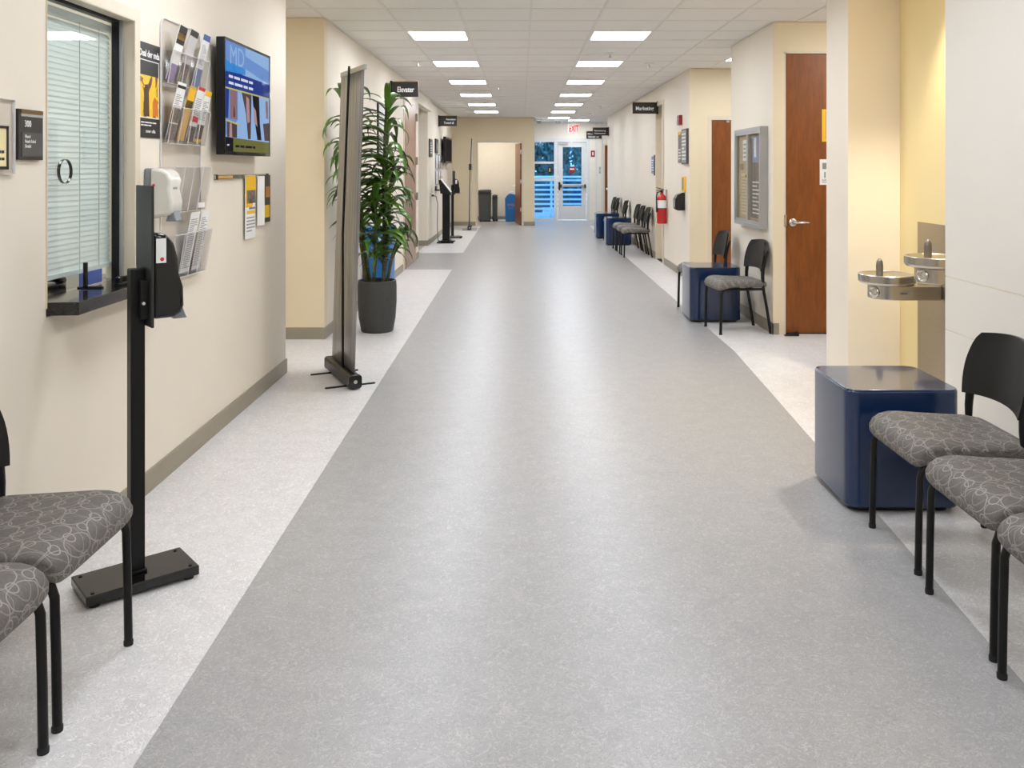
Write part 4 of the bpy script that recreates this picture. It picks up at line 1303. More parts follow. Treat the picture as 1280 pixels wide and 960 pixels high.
o = thing('small_white_notice', 'small black and white notice on the big brown door below the yellow one', 'notice', (2.70, 7.67, 1.30))
MB().fbox(F, 2.60, 2.78, 1.303, 1.526, -0.006, -0.003).build('notice_sheet', M['paper'], o, world=True)
MB().fbox(F, 2.622, 2.76, 1.44, 1.495, -0.003, -0.0024).build('notice_head', M['ink'], o, world=True)
text('145', 0.075, M['ink_dark'], F, 2.625, 1.365, -0.0028, o)
lines(F, 2.62, 2.76, 1.32, 1.355, 2, -0.003, 77).build('printed_lines', M['ink'], o, world=True)
o = thing('door_wedge', 'dark rubber wedge on the floor at the foot of the big brown door', 'wedge', (2.33, 7.60, 0))
yz_prism([(-0.06, 0), (0.06, 0), (0.06, 0.028), (0.02, 0.028), (-0.06, 0.006)], -0.025, 0.025).build('wedge_body', M['rubber'], o, bevel=0.003)
MB().box(0.02, 0.06, -0.02, 0.02, 0.028, 0.032).build('grip_pad', M['black_plastic'], o)

# brown door in the alcove
d = senod('door_2', 'brown wooden door in the alcove behind the second chair', 'door', (2.87, 11.26, 0))
F = FC(11.26)
mb = MB(); hole_frame(mb, F, 2.43, 3.316, 2.07, 0.045, -0.11, 0.008)
mb.build('door_frame', M['trim_cream'], d, world=True)
MB().fbox(F, 2.432, 3.314, 0.012, 2.066, -0.06, -0.015).build('door_leaf', M['brown'], d, world=True, bevel=0.002)
MB().fbox(F, 2.62, 2.66, 2.03, 2.062, -0.015, 0.004).build('latch_block', M['steel'], d, world=True)
lever(F, 3.24, 1.0, -0.015, d, -1)

# cream framed doorway by the fire extinguisher
d = senod('door_3', 'cream framed doorway beside the fire extinguisher', 'door', (XE, 13.65, 0))
F = FR(XE)
mb = MB(); hole_frame(mb, F, -13.97, -13.33, 2.42, 0.06, -0.11, 0.02)
mb.build('door_frame', M['trim_cream'], d, world=True)
MB().fbox(F, -13.968, -13.332, 0.012, 2.416, -0.10, -0.06).build('door_leaf', M['trim_cream'], d, world=True)
lever(F, -13.4, 1.0, -0.06, d, -1)
MB().fbox(F, -13.968, -13.332, 0.0, 0.012, -0.09, -0.0).build('threshold', M['rubber'], d, world=True)

# pale brown door on the left
d = senod('door_4', 'closed pale brown door behind the potted plant', 'door', (XL, 13.12, 0))
F = FL(XL)
mb = MB(); hole_frame(mb, F, 12.47, 13.78, 2.42, 0.06, -0.11, 0.012)
mb.build('door_frame', M['trim_cream'], d, world=True)
MB().fbox(F, 12.475, 13.775, 0.012, 2.415, -0.05, 0.016).build('door_leaf', M['tan_wood'], d, world=True, bevel=0.002)
for z in (0.22, 0.95, 1.5, 2.18):
    MB().box(XL + 0.012, XL + 0.045, 13.74, 13.83, z, z + 0.12).build('hinge', M['steel_dark'], d, world=True, bevel=0.004)

# doorway to the bin room, with its leaf swung in
d = senod('door_5', 'open brown door of the bin room in the tan end wall', 'door', (-0.55, 22.15, 0))
F = FC(22.15)
mb = MB(); hole_frame(mb, F, -1.107, 0.0, 2.094, 0.05, -0.11, 0.012)
mb.build('door_frame', M['trim_cream'], d, world=True)
mb = MB().box(-0.95, 0.0, -0.022, 0.022, 0.012, 2.08)
mb.move(Matrix.Translation((-0.012, 22.20, 0)) @ Matrix.Rotation(math.radians(-82), 4, 'Z'))
mb.build('door_leaf', M['brown'], d, world=True, bevel=0.002)
for z in (0.35, 1.05, 1.8):
    MB().box(-0.035, -0.002, 22.135, 22.20, z, z + 0.11).build('hinge', M['steel'], d, world=True)
lever((V(-0.155, 23.05, 0), V(0, 1, 0), V(0, 0, 1), V(-1, 0, 0)), 0.0, 0.98, 0.0, d)

# brown door in the far right recess
d = senod('door_6', 'brown door edge seen past the far row of chairs', 'door', (2.7, 24.34, 0))
F = FC(24.34)
mb = MB(); hole_frame(mb, F, 2.30, 3.08, 2.08, 0.04, -0.1, 0.012)
mb.build('door_frame', M['trim_cream'], d, world=True)
MB().fbox(F, 2.302, 3.078, 0.012, 2.076, -0.06, -0.015).build('door_leaf', M['brown'], d, world=True)
lever(F, 2.37, 0.86, -0.015, d)

# ------------------------------------------------------------------ glass entrance
d = senod('door_7', 'glass entrance door with a push bar at the end of the corridor', 'door', (1.1, 24.4, 0))
F = FC(24.4)
mb = MB()
mb.fbox(F, 0.322, 1.885, 2.17, 2.27, -0.06, 0.06).fbox(F, 0.90, 1.0, 0, 2.17, -0.06, 0.06).fbox(F, 1.80, 1.885, 0, 2.17, -0.06, 0.06).fbox(F, 0.322, 0.36, 0, 2.17, -0.06, 0.06)
mb.build('entrance_frame', M['alu_white'], d, world=True)
mb = MB()
mb.fbox(F, 1.01, 1.14, 0.02, 2.16, -0.02, 0.025).fbox(F, 1.66, 1.79, 0.02, 2.16, -0.02, 0.025)
mb.fbox(F, 1.14, 1.66, 2.03, 2.16, -0.02, 0.025).fbox(F, 1.14, 1.66, 0.02, 0.40, -0.02, 0.025).fbox(F, 1.14, 1.66, 0.93, 1.0, -0.02, 0.025)
lf_ = mb.build('door_leaf', M['alu_white'], d, world=True)
MB().fbox(F, 1.14, 1.66, 1.0, 2.03, 0.0, 0.008).build('upper_glass', M['blue_glass'], d, world=True)
MB().fbox(F, 1.14, 1.66, 0.40, 0.93, 0.0, 0.008).build('lower_glass', M['blue_glass'], d, world=True)
MB().fbox(F, 1.08, 1.78, 0.93, 0.985, 0.05, 0.085).build('push_bar', M['alu'], d, world=True, bevel=0.006)
for u in (1.08, 1.75):
    MB().fbox(F, u - 0.02, u + 0.03, 0.90, 1.0, 0.025, 0.09).build('bar_bracket', M['plate_sign'], d, world=True)
MB().fbox(F, 1.02, 1.07, 0.84, 1.06, 0.025, 0.06).build('lock_plate', M['black_plastic'], d, world=True)
MB().fbox(F, 1.03, 1.28, 2.10, 2.15, 0.025, 0.08).build('door_closer', M['alu'], d, world=True)
MB().prism([(-0.07, -0.09), (0.07, -0.09), (0.085, 0.06), (0.085, 0.09), (-0.085, 0.09), (-0.085, 0.06)], 0, 0.002, fmat(F, 1.40, 1.40, 0.009)).build('door_decal', M['maroon'], d, world=True)
MB().fbox(F, 1.34, 1.46, 1.40, 1.44, 0.0112, 0.0125).build('decal_print', M['white_ink'], d, world=True)
mb = MB()
mb.fbox(F, 0.36, 0.90, 1.57, 1.63, -0.03, 0.03).fbox(F, 0.36, 0.90, 1.10, 1.17, -0.03, 0.03).fbox(F, 0.36, 0.90, 0.0, 0.06, -0.05, 0.05)
mb.build('sidelight_bars', M['alu_white'], d, world=True)
for v0, v1 in ((1.63, 2.17), (1.17, 1.57), (0.06, 1.10)):
    MB().fbox(F, 0.36, 0.90, v0, v1, 0.0, 0.008).build('sidelight_glass', M['blue_glass'], d, world=True)
MB().prism(rrect(0.11, 0.18, 0.05), 0, 0.002, fmat(F, 0.78, 1.39, 0.009)).build('round_decal', M['black_plastic'], d, world=True)
MB().fbox(F, 0.76, 0.80, 1.35, 1.44, 0.0112, 0.0125).build('decal_print', M['amber'], d, world=True)

ex = thing('exit_sign', 'red lit exit sign hanging before the glass entrance', 'sign', (1.39, 23.0, 2.38))
MB().box(1.21, 1.50, 22.97, 23.03, 2.36, 2.60).build('sign_housing', M['exit_white'], ex, world=True, bevel=0.006)
MB().box(1.335, 1.375, 22.98, 23.02, 2.60, ZC + 0.004).build('ceiling_mount', M['exit_white'], ex, world=True)
text('EXIT', 0.235, M['exit_red'], FC(22.97), 1.235, 2.40, 0.002, ex, width=0.245, bold=0.004)
for k, (x, y) in enumerate(((0.45, 22.9), (0.95, 23.0))):
    o = thing('dome_camera', ('small dome camera on the ceiling nearest the tan end wall', 'small dome camera on the ceiling near the exit sign')[k], 'camera', (x, y, ZC), 0, 'ceiling dome cameras')
    MB().lathe([(0.09, 0.0), (0.09, -0.03), (0.07, -0.045), (0.0, -0.045)], 20).build('camera_base', M['fixture'], o, smooth=40)
    MB().lathe([(0.065, -0.045), (0.06, -0.08), (0.04, -0.105), (0.0, -0.115)], 20).build('dome', M['grey_plastic'], o, smooth=60)

# ------------------------------------------------------------------ outside the entrance
gd = struct(MB().box(-1.5, 5.0, 24.46, 34.0, -0.12, -0.02).build('ground_deck', M['deck']), 'pale concrete landing outside the glass door', 'ground')
rl = thing('balcony_railing', 'white horizontal bar railing outside the glass door', 'railing', (1.3, 26.0, -0.02))
for k in range(8):
    z = 0.10 + k * 0.14
    MB().box(-2.2, 2.6, -0.02, 0.02, z, z + 0.055).build('rail_bar', M['rail'], rl)
MB().box(-2.2, 2.6, -0.05, 0.05, 1.18, 1.24).build('top_rail', M['rail'], rl)
for x in (-2.1, -0.42, 1.1, 2.4):
    MB().box(x - 0.03, x + 0.03, 0.02, 0.08, 0, 1.18).build('rail_post', M['rail'], rl)
wl = struct(MB().box(-1.5, 5.0, 33.0, 33.3, -0.12, 1.3).build('wall_garden', M['bluestone']), 'dark low wall beyond the railing', 'wall')
def tree(x, y, zc, r, seed, label):
    o = thing('tree', label, 'tree', (x, y, -0.02), 0, 'trees outside the entrance')
    MB().tube([(0, 0, 0), (0.05, 0.02, zc * 0.5), (-0.03, 0.05, zc)], [0.13, 0.10, 0.06], 10).build('trunk', M['bark'], o, smooth=50)
    rn = random.Random(seed)
    mb = MB()
    for k in range(2600):
        while True:
            p = Vector((rn.uniform(-1, 1), rn.uniform(-1, 1), rn.uniform(-1, 1)))
            if 0.45 < p.length < 1: break
        p = Vector((p.x * r, p.y * r * 0.7, p.z * r * 1.3 + zc))
        e = Euler((rn.uniform(0, 6), rn.uniform(0, 6), rn.uniform(0, 6))).to_matrix()
        a_, b_ = e @ V(0.11, 0, 0), e @ V(0, 0.045, 0)
        mb.face([p - a_, p + b_, p + a_, p - b_])
    f = mb.build('foliage', M['tree_leaf'], o)
    f['kind'] = 'stuff'
tree(0.55, 28.4, 2.3, 1.0, 1, 'leafy tree behind the narrow side pane of the entrance')
tree(2.45, 28.2, 2.0, 0.85, 2, 'leafy tree behind the glass entrance door')
tree(1.6, 31.2, 2.6, 1.5, 3, 'larger tree between and behind the other two outside')

# ------------------------------------------------------------------ bin room
def wheelie(name, label, x, y, w, dp, h, body, lid, group=None):
    o = thing(name, label, 'bin', (x, y, 0), 0, group)
    mb = MB()
    for z, k in ((0.02, 0.88), (h * 0.86, 1.0)):
        mb.v += [(-w / 2 * k, -dp / 2 * k, z), (w / 2 * k, -dp / 2 * k, z), (w / 2 * k, dp / 2 * k, z), (-w / 2 * k, dp / 2 * k, z)]
    mb.f += [(3, 2, 1, 0), (4, 5, 6, 7), (0, 1, 5, 4), (1, 2, 6, 5), (2, 3, 7, 6), (3, 0, 4, 7)]
    mb.build('bin_body', body, o, bevel=0.02)
    MB().box(-w / 2 - 0.015, w / 2 + 0.015, -dp / 2 - 0.015, dp / 2 + 0.015, h * 0.86, h * 0.89).build('bin_rim', lid, o, bevel=0.008)
    MB().box(-w / 2, w / 2, -dp / 2, dp / 2, h * 0.89, h).build('bin_lid', lid, o, bevel=0.03)
    for s_ in (-1, 1):
        MB().lathe([(0, 0), (0.04, 0), (0.04, 0.03), (0, 0.03)], 14).move(Matrix.Translation((s_ * w * 0.36, -dp * 0.36, 0.04)) @ Matrix.Rotation(PI / 2, 4, 'Y')).build('wheel', M['rubber'], o, smooth=40)
    return o
wheelie('waste_bin', 'large charcoal waste bin just inside the bin room doorway', -1.0, 23.95, 0.34, 0.5, 0.86, M['charcoal_bin'], M['charcoal_lid'])
wheelie('waste_bin', 'narrower charcoal bin standing right of the large charcoal bin', -0.73, 24.1, 0.14, 0.4, 0.72, M['charcoal_bin'], M['charcoal_lid'])
o = thing('recycling_bin', 'blue bin with sloping shoulders behind the open brown door', 'bin', (-0.27, 24.0, 0))
FCb = FC(23.8)
MB().prism([(-0.17, 0.0), (0.17, 0.0), (0.18, 0.55), (0.16, 0.64), (0.10, 0.73), (-0.06, 0.76), (-0.14, 0.69), (-0.18, 0.62)], -0.4, 0, fmat(FCb, -0.27, 0.0)).build('bin_body', M['blue_bin'], o, world=True, bevel=0.02)
MB().tube([(-0.33, 23.98, 0.74), (-0.31, 23.98, 0.80), (-0.22, 23.98, 0.80), (-0.20, 23.98, 0.74)], 0.015, 8).build('carry_handle', M['paper'], o, world=True, smooth=50)
text('RYEEL', 0.09, pbr('salmon_print', (206, 150, 130), 0.5), FCb, -0.38, 0.42, 0.001, o, width=0.2)
text('FUT', 0.07, M['steel_blue'], FCb, -0.36, 0.34, 0.001, o, width=0.14)

# ------------------------------------------------------------------ far left wall furniture
FWF = FL(XLF + 0.0006)
o = thing('wall_monitor', 'distant small black monitor high on the far left wall', 'monitor', (XLF, 19.8, 1.58))
MB().box(XLF + 0.06, XLF + 0.11, 19.0, 20.7, 1.56, 2.13).build('monitor_case', M['black_plastic'], o, world=True, bevel=0.006)
MB().box(XLF + 0.0006, XLF + 0.06, 19.6, 20.1, 1.7, 2.0).build('wall_bracket', M['black_metal'], o, world=True)
MB().fbox(FL(XLF + 0.11), 19.05, 20.65, 1.60, 2.09, 0, 0.002).build('monitor_screen', S['dark'], o, world=True)
o = thing('black_notice', 'narrow black notice high on the far left wall', 'poster', (XLF, 17.95, 1.75))
MB().fbox(FWF, 17.7, 18.2, 1.75, 2.04, 0.0, 0.03).build('notice_board', M['black_paper'], o, world=True)
MB().fbox(FWF, 17.8, 18.1, 1.82, 1.97, 0.03, 0.032).build('notice_print', M['ink'], o, world=True)
o = thing('leaflet_rack', 'distant clear leaflet rack on the far left wall above the kiosk', 'rack', (XLF, 18.3, 1.2))
MB().fbox(FWF, 17.75, 18.85, 1.10, 1.74, 0, 0.006).build('back_sheet', M['acrylic_edge'], o, world=True)
for z in (1.12, 1.44):
    pk = MB().fbox(FWF, 17.78, 18.82, z, z + 0.16, 0.05, 0.056).build('leaflet_pocket', M['clear_plastic'], o, world=True)
    for k in range(4):
        MB().fbox(FWF, 17.80 + 0.26 * k, 18.02 + 0.26 * k, z + 0.01, z + 0.27, 0.02, 0.03).build('stored_leaflet', (M['paper'], M['ink'], M['paper'], M['steel_blue'])[k], pk, world=True)
o = thing('wall_shelf', 'short black ledge on the far left wall beside the kiosk', 'shelf', (XLF, 18.0, 1.0))
MB().box(XLF + 0.0006, XLF + 0.10, 17.7, 18.1, 0.99, 1.015).build('ledge', M['black_plastic'], o, world=True)
MB().box(XLF + 0.0006, XLF + 0.02, 17.75, 18.05, 1.015, 1.085).build('ledge_back', M['black_plastic'], o, world=True)
kx, ky = -1.46, 17.05
o = thing('information_kiosk', 'black pedestal kiosk with a slanted top by the far left wall', 'kiosk', (kx, ky, 0))
MB().box(-0.17, 0.15, -0.15, -0.09, 0, 0.025).build('foot_bar', M['black_metal'], o)
MB().box(-0.17, 0.15, 0.22, 0.28, 0, 0.025).build('foot_bar', M['black_metal'], o)
MB().box(-0.10, 0.08, -0.12, 0.25, 0.025, 0.05).build('base_beam', M['black_metal'], o)
MB().box(-0.07, 0.07, -0.07, 0.07, 0.05, 0.98).build('pedestal', M['black_metal'], o, bevel=0.006)
yz_prism([(-0.10, 0.96), (0.10, 0.93), (0.10, 0.97), (-0.10, 1.22), (-0.13, 1.22)], -0.16, 0.16).build('slanted_head', M['black_plastic'], o)
yz_prism([(0.095, 0.985), (0.10, 0.985), (-0.095, 1.24), (-0.10, 1.24)], -0.15, 0.15).build('face_panel', M['paper'], o)
o = thing('suite_plaque', 'slim dark plaque at the corner of the far left wall', 'sign', (XLF, 16.75, 1.65))
MB().fbox(FWF, 16.55, 17.0, 1.66, 2.0, 0, 0.03).build('plaque_plate', M['sign_window'], o, world=True)
lines(FWF, 16.6, 16.95, 1.72, 1.95, 5, 0.03, 51).build('printed_lines', M['white_ink'], o, world=True)
o = thing('room_plaque', 'small black room plaque on the tan end wall by the doorway', 'sign', (-1.27, 22.15, 1.4))
F = FC(22.15)
MB().fbox(F, -1.33, -1.24, 1.40, 1.55, 0, 0.012).build('plaque_plate', M['plate_sign'], o, world=True)
lines(F, -1.32, -1.25, 1.43, 1.53, 3, 0.012, 52).build('printed_lines', M['ink'], o, world=True)
o = thing('power_cord', 'grey power cord hanging from an outlet on the far left wall', 'cord', (XLF, 17.0, 0))
MB().fbox(FWF, 16.96, 17.04, 0.90, 1.02, 0, 0.008).build('outlet_plate', M['paper'], o, world=True)
MB().fbox(FWF, 16.97, 17.03, 0.90, 0.94, 0.008, 0.05).build('plug', M['black_plastic'], o, world=True)
MB().tube([(XLF + 0.05, 17.0, 0.92), (XLF + 0.10, 17.0, 0.90), (XLF + 0.13, 17.0, 0.75), (XLF + 0.12, 17.0, 0.3), (XLF + 0.14, 17.0, 0.02)], 0.009, 8).build('cable', M['grey_plastic'], o, world=True, smooth=60)

# ------------------------------------------------------------------ right wall: extinguisher, dispenser, alarm, signs
fe = thing('fire_extinguisher', 'red fire extinguisher hanging on the cream wall by the doorway', 'extinguisher', (2.07, 13.0, 0.63))
prof = [(0.0, 0.0), (0.066, 0.0), (0.072, 0.01), (0.072, 0.34), (0.066, 0.385), (0.045, 0.42), (0.024, 0.435), (0.022, 0.455), (0.0, 0.455)]
MB().lathe(prof, 24).build('cylinder_body', M['fire_red'], fe, smooth=40)
MB().lathe([(0.0735, 0.23), (0.0735, 0.345)], 24).build('white_label', M['paper'], fe, smooth=60)
MB().lathe([(0.0737, 0.215), (0.0737, 0.23)], 24).build('black_band', M['ink_dark'], fe, smooth=60)
MB().lathe([(0.0, 0.455), (0.02, 0.455), (0.02, 0.485), (0.0, 0.485)], 14).build('valve', M['black_metal'], fe, smooth=40)
MB().box(-0.075, 0.03, -0.012, 0.012, 0.485, 0.497).build('lower_handle', M['black_metal'], fe)
mb = MB().box(-0.085, 0.03, -0.012, 0.012, 0, 0.01); mb.move(Matrix.Translation((0, 0, 0.505)) @ Matrix.Rotation(0.25, 4, 'Y')); mb.build('squeeze_lever', M['black_metal'], fe)
MB().tube([(-0.02, 0, 0.47), (-0.07, -0.02, 0.46), (-0.082, -0.03, 0.40), (-0.080, -0.03, 0.28), (-0.078, -0.03, 0.17)], [0.008, 0.009, 0.009, 0.009, 0.013], 8).build('hose', M['rubber'], fe, smooth=60)
MB().box(0.06, 0.078, -0.03, 0.03, 0.25, 0.5).build('wall_hook', M['steel'], fe)

F = FR(XE)
o = thing('paper_dispenser', 'black sanitizer dispenser below a yellow card on the cream wall', 'dispenser', (XE, 11.72, 0.88))
pr = [(0.0, 0.89), (-0.10, 0.89), (-0.13, 0.92), (-0.13, 1.04), (-0.10, 1.10), (-0.03, 1.125), (0.0, 1.125)]
yz_prism([(p[0] + XE, p[1]) for p in pr], 11.56, 11.74).build('dispenser_body', M['black_gloss'], o, world=True, smooth=40, bevel=0.012)
MB().box(XE - 0.134, XE - 0.128, 11.58, 11.72, 0.93, 1.02).build('level_window', M['grey_plastic'], o, world=True)
o = thing('yellow_card', 'yellow instruction card above the black wall dispenser', 'sign', (XE, 11.6, 1.13))
MB().fbox(F, -11.72, -11.50, 1.135, 1.335, 0, 0.02).build('card_body', M['yellow'], o, world=True)
MB().fbox(F, -11.68, -11.58, 1.16, 1.32, 0.02, 0.0215).build('card_print', M['ink'], o, world=True)
o = thing('fire_alarm', 'red fire alarm strobe high on the cream wall by the alcove', 'alarm', (XE, 11.85, 2.02))
MB().fbox(F, -11.93, -11.77, 2.03, 2.16, 0, 0.045).build('alarm_body', M['maroon'], o, world=True, bevel=0.006)
MB().fbox(F, -11.89, -11.81, 2.05, 2.09, 0.045, 0.075).build('strobe_lens', M['paper'], o, world=True, bevel=0.006)
o = thing('grey_notice', 'grey framed notice with rows of print near the alcove corner', 'sign', (XE, 11.55, 1.5))
MB().fbox(F, -11.68, -11.32, 1.50, 1.96, 0, 0.03).build('notice_frame', M['sign_window'], o, world=True)
MB().fbox(F, -11.66, -11.34, 1.52, 1.94, 0.03, 0.032).build('notice_sheet', pbr('grey_notice_sheet', (150, 148, 144), 0.4), o, world=True)
lines(F, -11.64, -11.36, 1.55, 1.92, 8, 0.032, 60).build('printed_lines', M['white_ink'], o, world=True)
o = thing('photo_notice', 'narrow photo notice left of the grey framed one', 'sign', (XE, 11.95, 1.5))
MB().fbox(F, -12.03, -11.79, 1.52, 1.94, 0, 0.012).build('notice_sheet', M['dark_photo'], o, world=True)
MB().fbox(F, -12.03, -11.79, 1.90, 1.94, 0.012, 0.0128).build('yellow_strip', M['yellow'], o, world=True)
lines(F, -12.0, -11.82, 1.56, 1.72, 4, 0.012, 61).build('printed_lines', M['white_ink'], o, world=True)
o = thing('grey_door_plaque', 'small grey plaque beside the cream framed doorway', 'sign', (XE, 14.2, 1.36))
MB().fbox(F, -14.5, -14.22, 1.36, 1.64, 0, 0.012).build('plaque_plate', M['steel_blue'], o, world=True)
lines(F, -14.47, -14.25, 1.40, 1.60, 5, 0.012, 62).build('printed_lines', M['white_ink'], o, world=True)
MB().fbox(F, -14.2, -14.12, 1.33, 1.66, 0, 0.02).build('plaque_edge', M['sign_window'], o, world=True)
o = thing('red_sign', 'small dark red sign on the pale wall right of the entrance', 'sign', (2.0, 24.34, 1.8))
F2 = FC(24.34)
MB().fbox(F2, 1.915, 2.025, 1.76, 1.93, 0, 0.02).build('sign_plate', M['maroon'], o, world=True)
MB().fbox(F2, 1.95, 1.99, 1.80, 1.89, 0.02, 0.0215).build('sign_print', M['white_ink'], o, world=True)
o = thing('wall_switch', 'pale switch plate on the pale wall right of the entrance', 'switch', (2.16, 24.34, 1.3))
MB().fbox(F2, 2.14, 2.19, 1.30, 1.48, 0, 0.01).build('switch_plate', M['alu'], o, world=True)
MB().fbox(F2, 2.157, 2.173, 1.36, 1.42, 0.01, 0.016).build('toggle', M['paper'], o, world=True)
struct(MB().box(2.045, 2.085, 24.325, 24.345, 0, ZC).build('trim_1', M['alu_white']), 'pale corner strip right of the entrance', 'trim')
struct(MB().box(2.20, 2.24, 24.325, 24.345, 0, ZC).build('trim_2', M['alu_white']), 'pale door casing strip past the entrance', 'trim')

# ------------------------------------------------------------------ notice case
nb = thing('notice_case', 'grey aluminium wall notice case with two glass doors', 'notice board', (XR, 8.295, 0.9))
F = FR(XR)
NU0, NU1, NV0, NV1 = -8.77, -7.82, 0.903, 1.823
mb = MB()
fw = 0.034
mb.fbox(F, NU0, NU1, NV1 - fw, NV1, 0, 0.072).fbox(F, NU0, NU1, NV0, NV0 + fw, 0, 0.072).fbox(F, NU0, NU0 + fw, NV0 + fw, NV1 - fw, 0, 0.072).fbox(F, NU1 - fw, NU1, NV0 + fw, NV1 - fw, 0, 0.072)
mb.build('case_frame', M['alu'], nb, world=True)
MB().fbox(F, NU0 + fw, NU1 - fw, NV0 + fw, NV1 - fw, 0.002, 0.035).build('backing_board', M['cork'], nb, world=True)
mid = (NU0 + NU1) / 2
for (u0, u1) in ((NU0 + fw, mid), (mid, NU1 - fw)):
    mb = MB(); w = 0.024
    v0, v1 = NV0 + fw, NV1 - fw
    mb.fbox(F, u0, u1, v1 - w, v1, 0.052, 0.066).fbox(F, u0, u1, v0, v0 + w, 0.052, 0.066).fbox(F, u0, u0 + w, v0 + w, v1 - w, 0.052, 0.066).fbox(F, u1 - w, u1, v0 + w, v1 - w, 0.052, 0.066)
    dr = mb.build('case_door', M['alu'], nb, world=True)
    MB().fbox(F, u0 + w, u1 - w, v0 + w, v1 - w, 0.057, 0.060).build('glass_pane', clear('case_glass', (0.96, 0.965, 0.96), 0.05), dr, world=True)
MB().fbox(F, mid - 0.03, mid - 0.005, 1.36, 1.385, 0.066, 0.08).build('lock', M['chrome'], nb, world=True)
def pinned(name, label, u0, u1, v0, v1, mat, rows, d=0.0356, ink='ink', seed=1):
    o = thing(name, label, 'notice', (XR - d, -(u0 + u1) / 2, v0), 0, 'notices in the grey case')
    MB().fbox(F, u0, u1, v0, v1, d, d + 0.002).build('notice_sheet', mat, o, world=True)
    if rows:
        lines(F, u0 + 0.02, u1 - 0.02, v0 + 0.02, v1 - 0.02, rows, d + 0.002, seed).build('printed_lines', M[ink], o, world=True)
    return o
pinned('pinned_sheet', 'white sheet pinned high behind the left door of the notice case', -8.56, -8.36, 1.52, 1.72, M['paper'], 4, seed=71)
pinned('pinned_list', 'tall cream list low behind the left door of the notice case', -8.62, -8.34, 1.0, 1.40, pbr('buff_paper', (214, 190, 140), 0.6), 12, seed=72)
pinned('letter_panel', 'dark letter panel behind the right door of the notice case', -8.25, -7.92, 0.99, 1.72, M['board_dark'], 0, d=0.0356)
lines(F, -8.20, -7.95, 1.02, 1.34, 9, 0.0378, 73).build('white_letters', M['white_ink'], bpy.data.objects['letter_panel'], world=True)
pinned('pinned_blue_leaflet', 'pale blue leaflet hung on the dark letter panel in the case', -8.19, -7.98, 1.50, 1.74, M['steel_blue'], 0, d=0.039)
MB().fbox(F, -8.13, -8.06, 1.55, 1.73, 0.0412, 0.042).build('white_fold', M['paper'], bpy.data.objects['pinned_blue_leaflet'], world=True)

# ------------------------------------------------------------------ drinking fountains
df = thing('drinking_fountain', 'pair of stainless drinking fountains on a steel panel in the yellow recess', 'fountain', (2.55, 5.2, 0.0))
F = FR(2.549)
MB().fbox(F, -5.64, -4.70, 0.10, 1.106, 0.0, 0.012).build('back_panel', M['steel_dark'], df, world=True, bevel=0.002)
def bowl(cx, cy, zt, badge):
    pr = [(0.0, zt - 0.066), (0.12, zt - 0.066), (0.155, zt - 0.058), (0.166, zt - 0.045), (0.168, zt - 0.004), (0.164, zt), (0.152, zt), (0.146, zt - 0.006), (0.10, zt - 0.022), (0.03, zt - 0.028), (0.0, zt - 0.028)]
    b = MB().lathe(pr, 40, (cx, cy, 0)).build('basin', M['steel'], df, world=True, smooth=35)
    MB().lathe([(0, 0), (0.018, 0), (0.015, 0.003), (0, 0.003)], 14, (cx + 0.05, cy, zt - 0.027)).build('drain', M['chrome'], b, world=True, smooth=40)
    MB().lathe([(0.0, zt - 0.02), (0.021, zt - 0.02), (0.021, zt + 0.05), (0.018, zt + 0.075), (0.010, zt + 0.09), (0.0, zt + 0.094)], 16, (cx - 0.045, cy, 0)).build('spout', pbr('dull_spout_metal', (120, 114, 106), 0.45, 0.7), df, world=True, smooth=45)
    pts = []
    rr = 0.112
    for k in range(13):
        a_ = math.radians(90 + 180 * k / 12)
        pts.append((cx + rr * math.cos(a_), cy + rr * math.sin(a_)))
    pts += [(2.535, cy - rr), (2.535, cy + rr)]
    MB().prism(pts, zt - 0.15, zt - 0.062).build('fountain_arm', M['steel'], df, world=True, smooth=35, bevel=0.006)
    a_ = math.radians(208)
    px, py = cx + (rr - 0.002) * math.cos(a_), cy + (rr - 0.002) * math.sin(a_)
    mt = Matrix.Translation((px, py, zt - 0.105)) @ Matrix.Rotation(a_, 4, 'Z') @ Matrix.Rotation(PI / 2, 4, 'Y')
    p_ = MB().lathe([(0, 0), (0.036, 0), (0.036, 0.006), (0.030, 0.012), (0.026, 0.012), (0.022, 0.009), (0.0, 0.013)], 24).move(mt).build('push_button', M['chrome'], df, world=True, smooth=35)
    if badge:
        Fb = FC(cy - rr)
        MB().fbox(Fb, cx + 0.03, cx + 0.11, zt - 0.118, zt - 0.095, 0, 0.002).build('name_badge', M['alu'], df, world=True)
        lines(Fb, cx + 0.036, cx + 0.104, zt - 0.114, zt - 0.099, 1, 0.002, 90).build('badge_print', M['ink_dark'], df, world=True)
bowl(2.25, 5.42, 0.80, True)
bowl(2.335, 4.96, 0.955, False)
# recessed spotlight over the fountains
sp = thing('downlight', 'recessed downlight above the yellow fountain recess', 'light', (2.42, 4.95, ZC))
MB().lathe([(0.07, 0.0), (0.075, -0.006), (0.055, -0.006), (0.05, 0.0)], 24).build('trim_ring', M['fixture'], sp, smooth=40)
ld = bpy.data.lights.new('downlight_lamp', 'SPOT')
ld.energy = 60; ld.spot_size = math.radians(95); ld.spot_blend = 0.6; ld.color = (1.0, 0.90, 0.70); ld.shadow_soft_size = 0.05
lo = bpy.data.objects.new('downlight_lamp', ld); COL.objects.link(lo); lo.parent = sp; lo.location = (0, 0, -0.02)
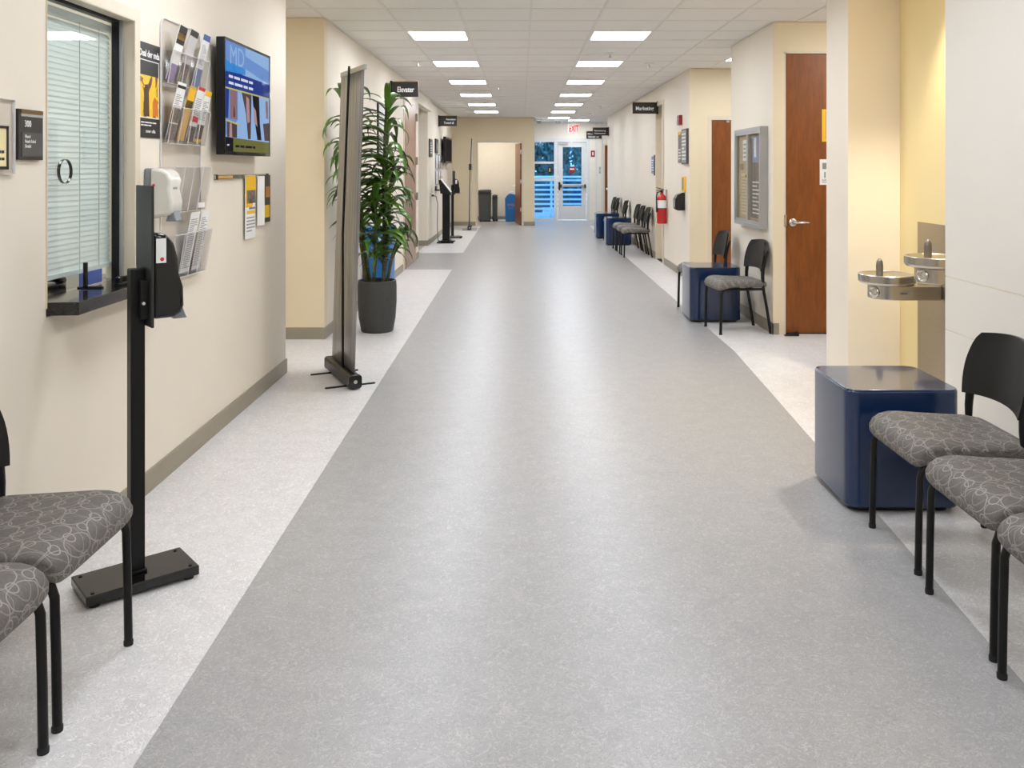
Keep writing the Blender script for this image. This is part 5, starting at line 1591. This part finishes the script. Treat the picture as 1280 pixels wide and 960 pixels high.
# unseen fill light added in the office to brighten the blinds
ld = bpy.data.lights.new('office_fill_light', 'AREA')
ld.energy = 11; ld.size = 0.8; ld.color = (0.96, 1.0, 0.99)
lo = bpy.data.objects.new('office_fill_light', ld); COL.objects.link(lo); lo.location = (-2.6, 3.4, 2.65)
# bin room lamp
ld = bpy.data.lights.new('bin_room_lamp', 'AREA')
ld.energy = 13; ld.size = 0.8; ld.color = (1.0, 0.97, 0.92)
lo = bpy.data.objects.new('bin_room_lamp', ld); COL.objects.link(lo); lo.location = (-0.9, 23.3, 2.68)

# wall outlet by the right chairs
o = thing('wall_outlet', 'white power outlet on the wall behind the near right chair', 'outlet', (2.2, 4.22, 0.52))
F = FR(2.2)
MB().fbox(F, -4.26, -4.18, 0.50, 0.62, 0, 0.006).build('outlet_plate', M['paper'], o, world=True, bevel=0.002)
for v in (0.525, 0.575):
    MB().fbox(F, -4.235, -4.205, v, v + 0.03, 0.006, 0.008).build('socket', M['off_white'], o, world=True)
MB().fbox(F, -4.224, -4.216, 0.555, 0.562, 0.006, 0.009).build('red_indicator', M['red'], o, world=True)

# ------------------------------------------------------------------ sprinkler heads
spk = [(-1.24, 10.5, 'ceiling sprinkler head above the far side of the plant'), (0.98, 9.75, 'ceiling sprinkler head between the first two right lights'),
       (1.55, 10.7, 'ceiling sprinkler head right of the second right light'), (-0.35, 13.7, 'ceiling sprinkler head under the left row beside the third light'),
       (1.62, 18.0, 'ceiling sprinkler head above the far chairs'), (1.62, 20.6, 'farthest ceiling sprinkler head before the exit')]
s0 = None
for x, y, lab in spk:
    if s0 is None:
        s0 = thing('sprinkler_head', lab, 'sprinkler', (x, y, ZC), 0, 'ceiling sprinkler heads')
        MB().lathe([(0.06, 0.0), (0.055, -0.008), (0.02, -0.012), (0.0, -0.012)], 20).build('escutcheon', M['fixture'], s0, smooth=40)
        MB().tube([(0, 0, -0.01), (0, 0, -0.045)], 0.008, 8).build('sprinkler_body', M['chrome'], s0, smooth=40)
        MB().lathe([(0, -0.045), (0.02, -0.045), (0.02, -0.048), (0, -0.048)], 12).build('deflector', M['chrome'], s0, smooth=40)
    else:
        dup(s0, (x, y, ZC), 0, lab, 'ceiling sprinkler heads')
